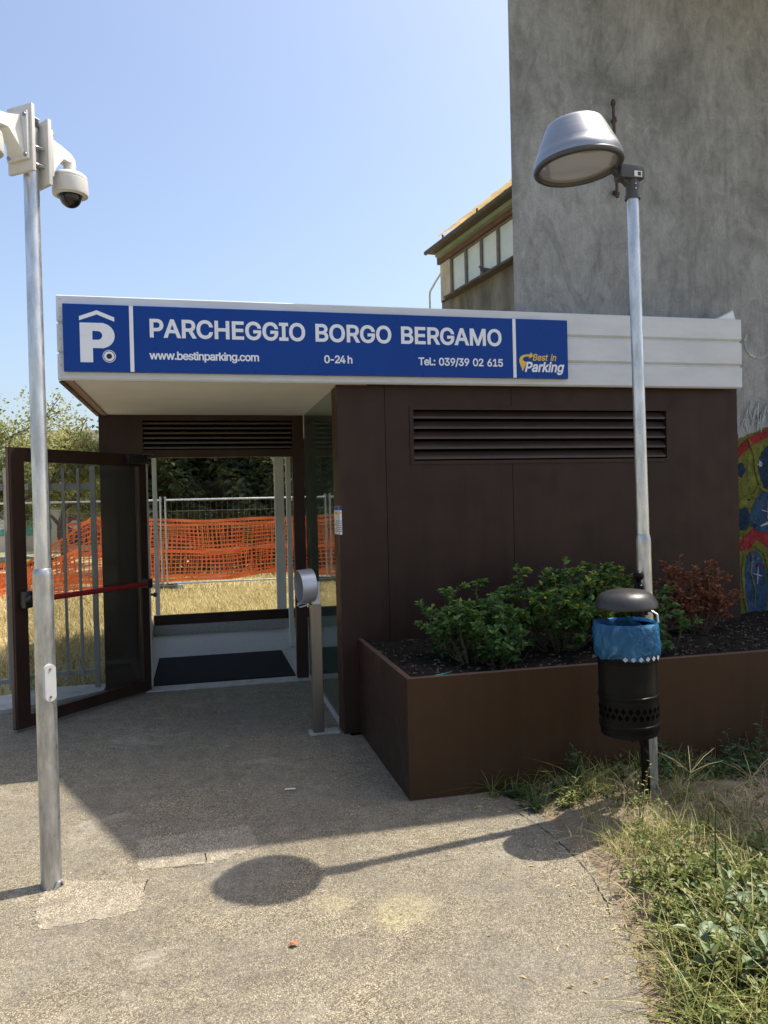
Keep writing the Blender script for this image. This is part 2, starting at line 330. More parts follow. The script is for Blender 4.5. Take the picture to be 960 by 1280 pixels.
# ------------------------------------------------------------------ object helpers
ORG = {}
def tag(o, label=None, cat=None, group=None, kind=None):
    if label: o['label'] = label
    if cat: o['category'] = cat
    if group: o['group'] = group
    if kind: o['kind'] = kind
    return o

def thing(name, loc, label, cat, group=None):
    o = bpy.data.objects.new(name, None); COL.objects.link(o)
    o.location = loc; o.empty_display_size = 0.1
    ORG[o.name] = Vector(loc)
    return tag(o, label, cat, group)

def link(name, me, parent=None, org=(0, 0, 0), label=None):
    o = bpy.data.objects.new(name, me); COL.objects.link(o)
    if parent is not None:
        o.parent = parent; ORG[o.name] = ORG[parent.name]
    else:
        o.location = org; ORG[o.name] = Vector(org)
    if label: o['label'] = label
    return o

class MB:
    def __init__(s): s.v = []; s.f = []; s.m = []; s.mi = 0; s.T = None
    def add(s, vs, fs):
        b = len(s.v)
        for p in vs:
            p = Vector(p)
            s.v.append(s.T @ p if s.T is not None else p)
        for f in fs: s.f.append([b+i for i in f]); s.m.append(s.mi)
    def box(s, x0, x1, y0, y1, z0, z1, bv=0.0):
        if bv <= 0:
            s.add([(x, y, z) for x in (x0, x1) for y in (y0, y1) for z in (z0, z1)],
                  [(0, 1, 3, 2), (4, 6, 7, 5), (0, 4, 5, 1), (2, 3, 7, 6), (0, 2, 6, 4), (1, 5, 7, 3)])
            return s
        bm = bmesh.new()
        bmesh.ops.create_cube(bm, size=1)
        for q in bm.verts: q.co = Vector(((x0+x1)/2+q.co.x*(x1-x0), (y0+y1)/2+q.co.y*(y1-y0), (z0+z1)/2+q.co.z*(z1-z0)))
        bmesh.ops.bevel(bm, geom=bm.edges[:], offset=bv, segments=2, affect='EDGES', profile=0.6)
        bm.verts.index_update()
        s.add([q.co for q in bm.verts], [[q.index for q in f.verts] for f in bm.faces]); bm.free()
        return s
    def ring(s, c, ax, r, n, ph=0.0):
        ax = Vector(ax).normalized(); a = ax.orthogonal().normalized(); b = ax.cross(a)
        return [Vector(c)+r*(math.cos(ph+2*math.pi*k/n)*a+math.sin(ph+2*math.pi*k/n)*b) for k in range(n)]
    def loft(s, rings, cap0=True, cap1=True, closed=False):
        n = len(rings[0]); vs = [p for r in rings for p in r]; fs = []
        L = len(rings)
        for i in range(L-1 if not closed else L):
            j = (i+1) % L
            for k in range(n):
                k2 = (k+1) % n
                fs.append((i*n+k, i*n+k2, j*n+k2, j*n+k))
        if not closed:
            if cap0: fs.append(tuple(range(n))[::-1])
            if cap1: fs.append(tuple((L-1)*n+k for k in range(n)))
        s.add(vs, fs); return s
    def tube(s, p0, p1, r0, r1=None, n=20, cap=True):
        r1 = r0 if r1 is None else r1
        ax = Vector(p1)-Vector(p0)
        return s.loft([s.ring(p0, ax, r0, n), s.ring(p1, ax, r1, n)], cap, cap)
    def path(s, pts, r, n=8, cap=True):
        pts = [Vector(p) for p in pts]; rs = r if hasattr(r, '__len__') else [r]*len(pts); rings = []
        ref = None
        for i, p in enumerate(pts):
            d = (pts[min(i+1, len(pts)-1)]-pts[max(i-1, 0)]).normalized()
            if ref is None: ref = d.orthogonal().normalized()
            a = (ref-d*ref.dot(d)).normalized(); ref = a; b = d.cross(a)
            rings.append([p+rs[i]*(math.cos(2*math.pi*k/n)*a+math.sin(2*math.pi*k/n)*b) for k in range(n)])
        return s.loft(rings, cap, cap)
    def lathe(s, prof, c=(0, 0, 0), n=40, ax=(0, 0, 1), cap=True):
        c = Vector(c); A = Vector(ax).normalized()
        return s.loft([s.ring(c+A*z, A, max(r, 1e-4), n) for r, z in prof], cap, cap)
    def prism(s, poly, d):
        n = len(poly); d = Vector(d); vs = [Vector(p) for p in poly]+[Vector(p)+d for p in poly]
        fs = [tuple(range(n))[::-1], tuple(range(n, 2*n))]+[(k, (k+1) % n, n+(k+1) % n, n+k) for k in range(n)]
        s.add(vs, fs); return s
    def build(s, name, mat, parent=None, org=None, smooth=True, label=None, ang=32):
        if org is None: org = ORG[parent.name] if parent is not None else Vector((0, 0, 0))
        org = Vector(org)
        me = bpy.data.meshes.new(name)
        me.from_pydata([tuple(p-org) for p in s.v], [], s.f)
        for m in (mat if isinstance(mat, (list, tuple)) else [mat]): me.materials.append(M[m] if isinstance(m, str) else m)
        if len(me.materials) > 1: me.polygons.foreach_set('material_index', s.m)
        bm = bmesh.new(); bm.from_mesh(me); bmesh.ops.recalc_face_normals(bm, faces=bm.faces[:]); bm.to_mesh(me); bm.free()
        if smooth:
            me.polygons.foreach_set('use_smooth', [True]*len(me.polygons))
            me.set_sharp_from_angle(angle=R(ang))
        me.update()
        return link(name, me, parent, org, label)

def mk_np(name, V, F4, tint, mat, parent=None, org=(0, 0, 0), label=None):
    """many small quads: V (n,3), F4 (m,4), tint per vertex"""
    if parent is not None: org = ORG[parent.name]
    me = bpy.data.meshes.new(name)
    V = np.asarray(V, np.float32)-np.array(org, np.float32)
    n, m = len(V), len(F4)
    me.vertices.add(n); me.vertices.foreach_set('co', V.ravel())
    me.loops.add(m*4); me.loops.foreach_set('vertex_index', np.asarray(F4, np.int32).ravel())
    me.polygons.add(m); me.polygons.foreach_set('loop_start', np.arange(0, m*4, 4, dtype=np.int32))
    me.polygons.foreach_set('loop_total', np.full(m, 4, np.int32)) if False else None
    me.update(calc_edges=True); me.validate()
    if tint is not None:
        a = me.attributes.new('tint', 'FLOAT', 'POINT'); a.data.foreach_set('value', np.asarray(tint, np.float32))
    me.materials.append(M[mat])
    return link(name, me, parent, org, label)

def frames(D, roll):
    """unit directions D (n,3) -> side and normal vectors with random roll"""
    ref = np.where(np.abs(D[:, 2:3]) > 0.95, np.array([[1.0, 0, 0]]), np.array([[0, 0, 1.0]]))
    S = np.cross(D, ref); S /= np.linalg.norm(S, axis=1, keepdims=True)
    Nn = np.cross(S, D)
    c, q = np.cos(roll)[:, None], np.sin(roll)[:, None]
    return S*c+Nn*q, Nn*c-S*q

def leaf_arrays(P, D, L, W, tint, fold=0.25, roll=None, droop=0.15):
    """folded pointed leaves: 6 verts, 2 quads each"""
    n = len(P); D = D/np.linalg.norm(D, axis=1, keepdims=True)
    roll = rng.uniform(-0.7, 0.7, n) if roll is None else roll
    S, Nn = frames(D, roll)
    L = L[:, None]; W = W[:, None]
    base = P; tip = P+D*L-Nn*L*droop
    mid1 = P+D*L*0.33+Nn*L*0.02; mid2 = P+D*L*0.68-Nn*L*droop*0.35
    upv = Nn*W*fold
    l = P+D*L*0.42+S*W*0.5+upv; r = P+D*L*0.42-S*W*0.5+upv
    l2 = P+D*L*0.72+S*W*0.36+upv*0.7-Nn*L*droop*0.4; r2 = P+D*L*0.72-S*W*0.36+upv*0.7-Nn*L*droop*0.4
    V = np.stack([base, l, l2, tip, r2, r], 1).reshape(-1, 3)
    k = (np.arange(n)*6)[:, None]
    F = np.concatenate([k+np.array([[0, 1, 2, 3]]), k+np.array([[0, 3, 4, 5]])], 1).reshape(-1, 4)
    return V, F, np.repeat(tint, 6)

def blade_arrays(P, D, H, W, bend, tint, segs=3):
    """curved tapering blades; D = horizontal bend direction"""
    n = len(P); D = D/np.linalg.norm(D, axis=1, keepdims=True)
    S = np.stack([-D[:, 1], D[:, 0], np.zeros(n)], 1)
    rows = []
    for i in range(segs+1):
        u = i/segs
        c = P+np.array([[0, 0, 1.0]])*(H*(u-0.35*bend*u*u))[:, None]+D*(H*bend*u*u)[:, None]
        hw = (W*0.5*(1-u)**0.7+0.0003)[:, None]
        rows += [c-S*hw, c+S*hw]
    V = np.stack(rows, 1).reshape(-1, 3); m = 2*(segs+1); k = (np.arange(n)*m)[:, None]
    F = np.concatenate([k+np.array([[2*i, 2*i+1, 2*i+3, 2*i+2]]) for i in range(segs)], 1).reshape(-1, 4)
    return V, F, np.repeat(tint, m)

class Acc:
    def __init__(s): s.V = []; s.F = []; s.T = []; s.n = 0
    def add(s, vft):
        V, F, T = vft; s.V.append(V); s.F.append(F+s.n); s.T.append(T); s.n += len(V)
    def build(s, name, mat, parent=None, org=(0, 0, 0), label=None):
        return mk_np(name, np.concatenate(s.V), np.concatenate(s.F), np.concatenate(s.T), mat, parent, org, label)

def rdirs(n, zlo=-1, zhi=1):
    a = rng.uniform(0, 2*np.pi, n); z = rng.uniform(zlo, zhi, n); q = np.sqrt(1-z*z)
    return np.stack([q*np.cos(a), q*np.sin(a), z], 1)

def copy_tree(o, parent=None):
    c = o.copy(); COL.objects.link(c)
    if parent is not None: c.parent = parent
    for ch in list(o.children): copy_tree(ch, c)
    return c

def catmull(pts, k=6):
    n = len(pts); res = []
    for i in range(n):
        p0, p1, p2, p3 = [np.array(pts[(i+j-1) % n], float) for j in range(4)]
        for q in range(k):
            t = q/k
            res.append(0.5*((2*p1)+(-p0+p2)*t+(2*p0-5*p1+4*p2-p3)*t*t+(-p0+3*p1-3*p2+p3)*t**3))
    return res
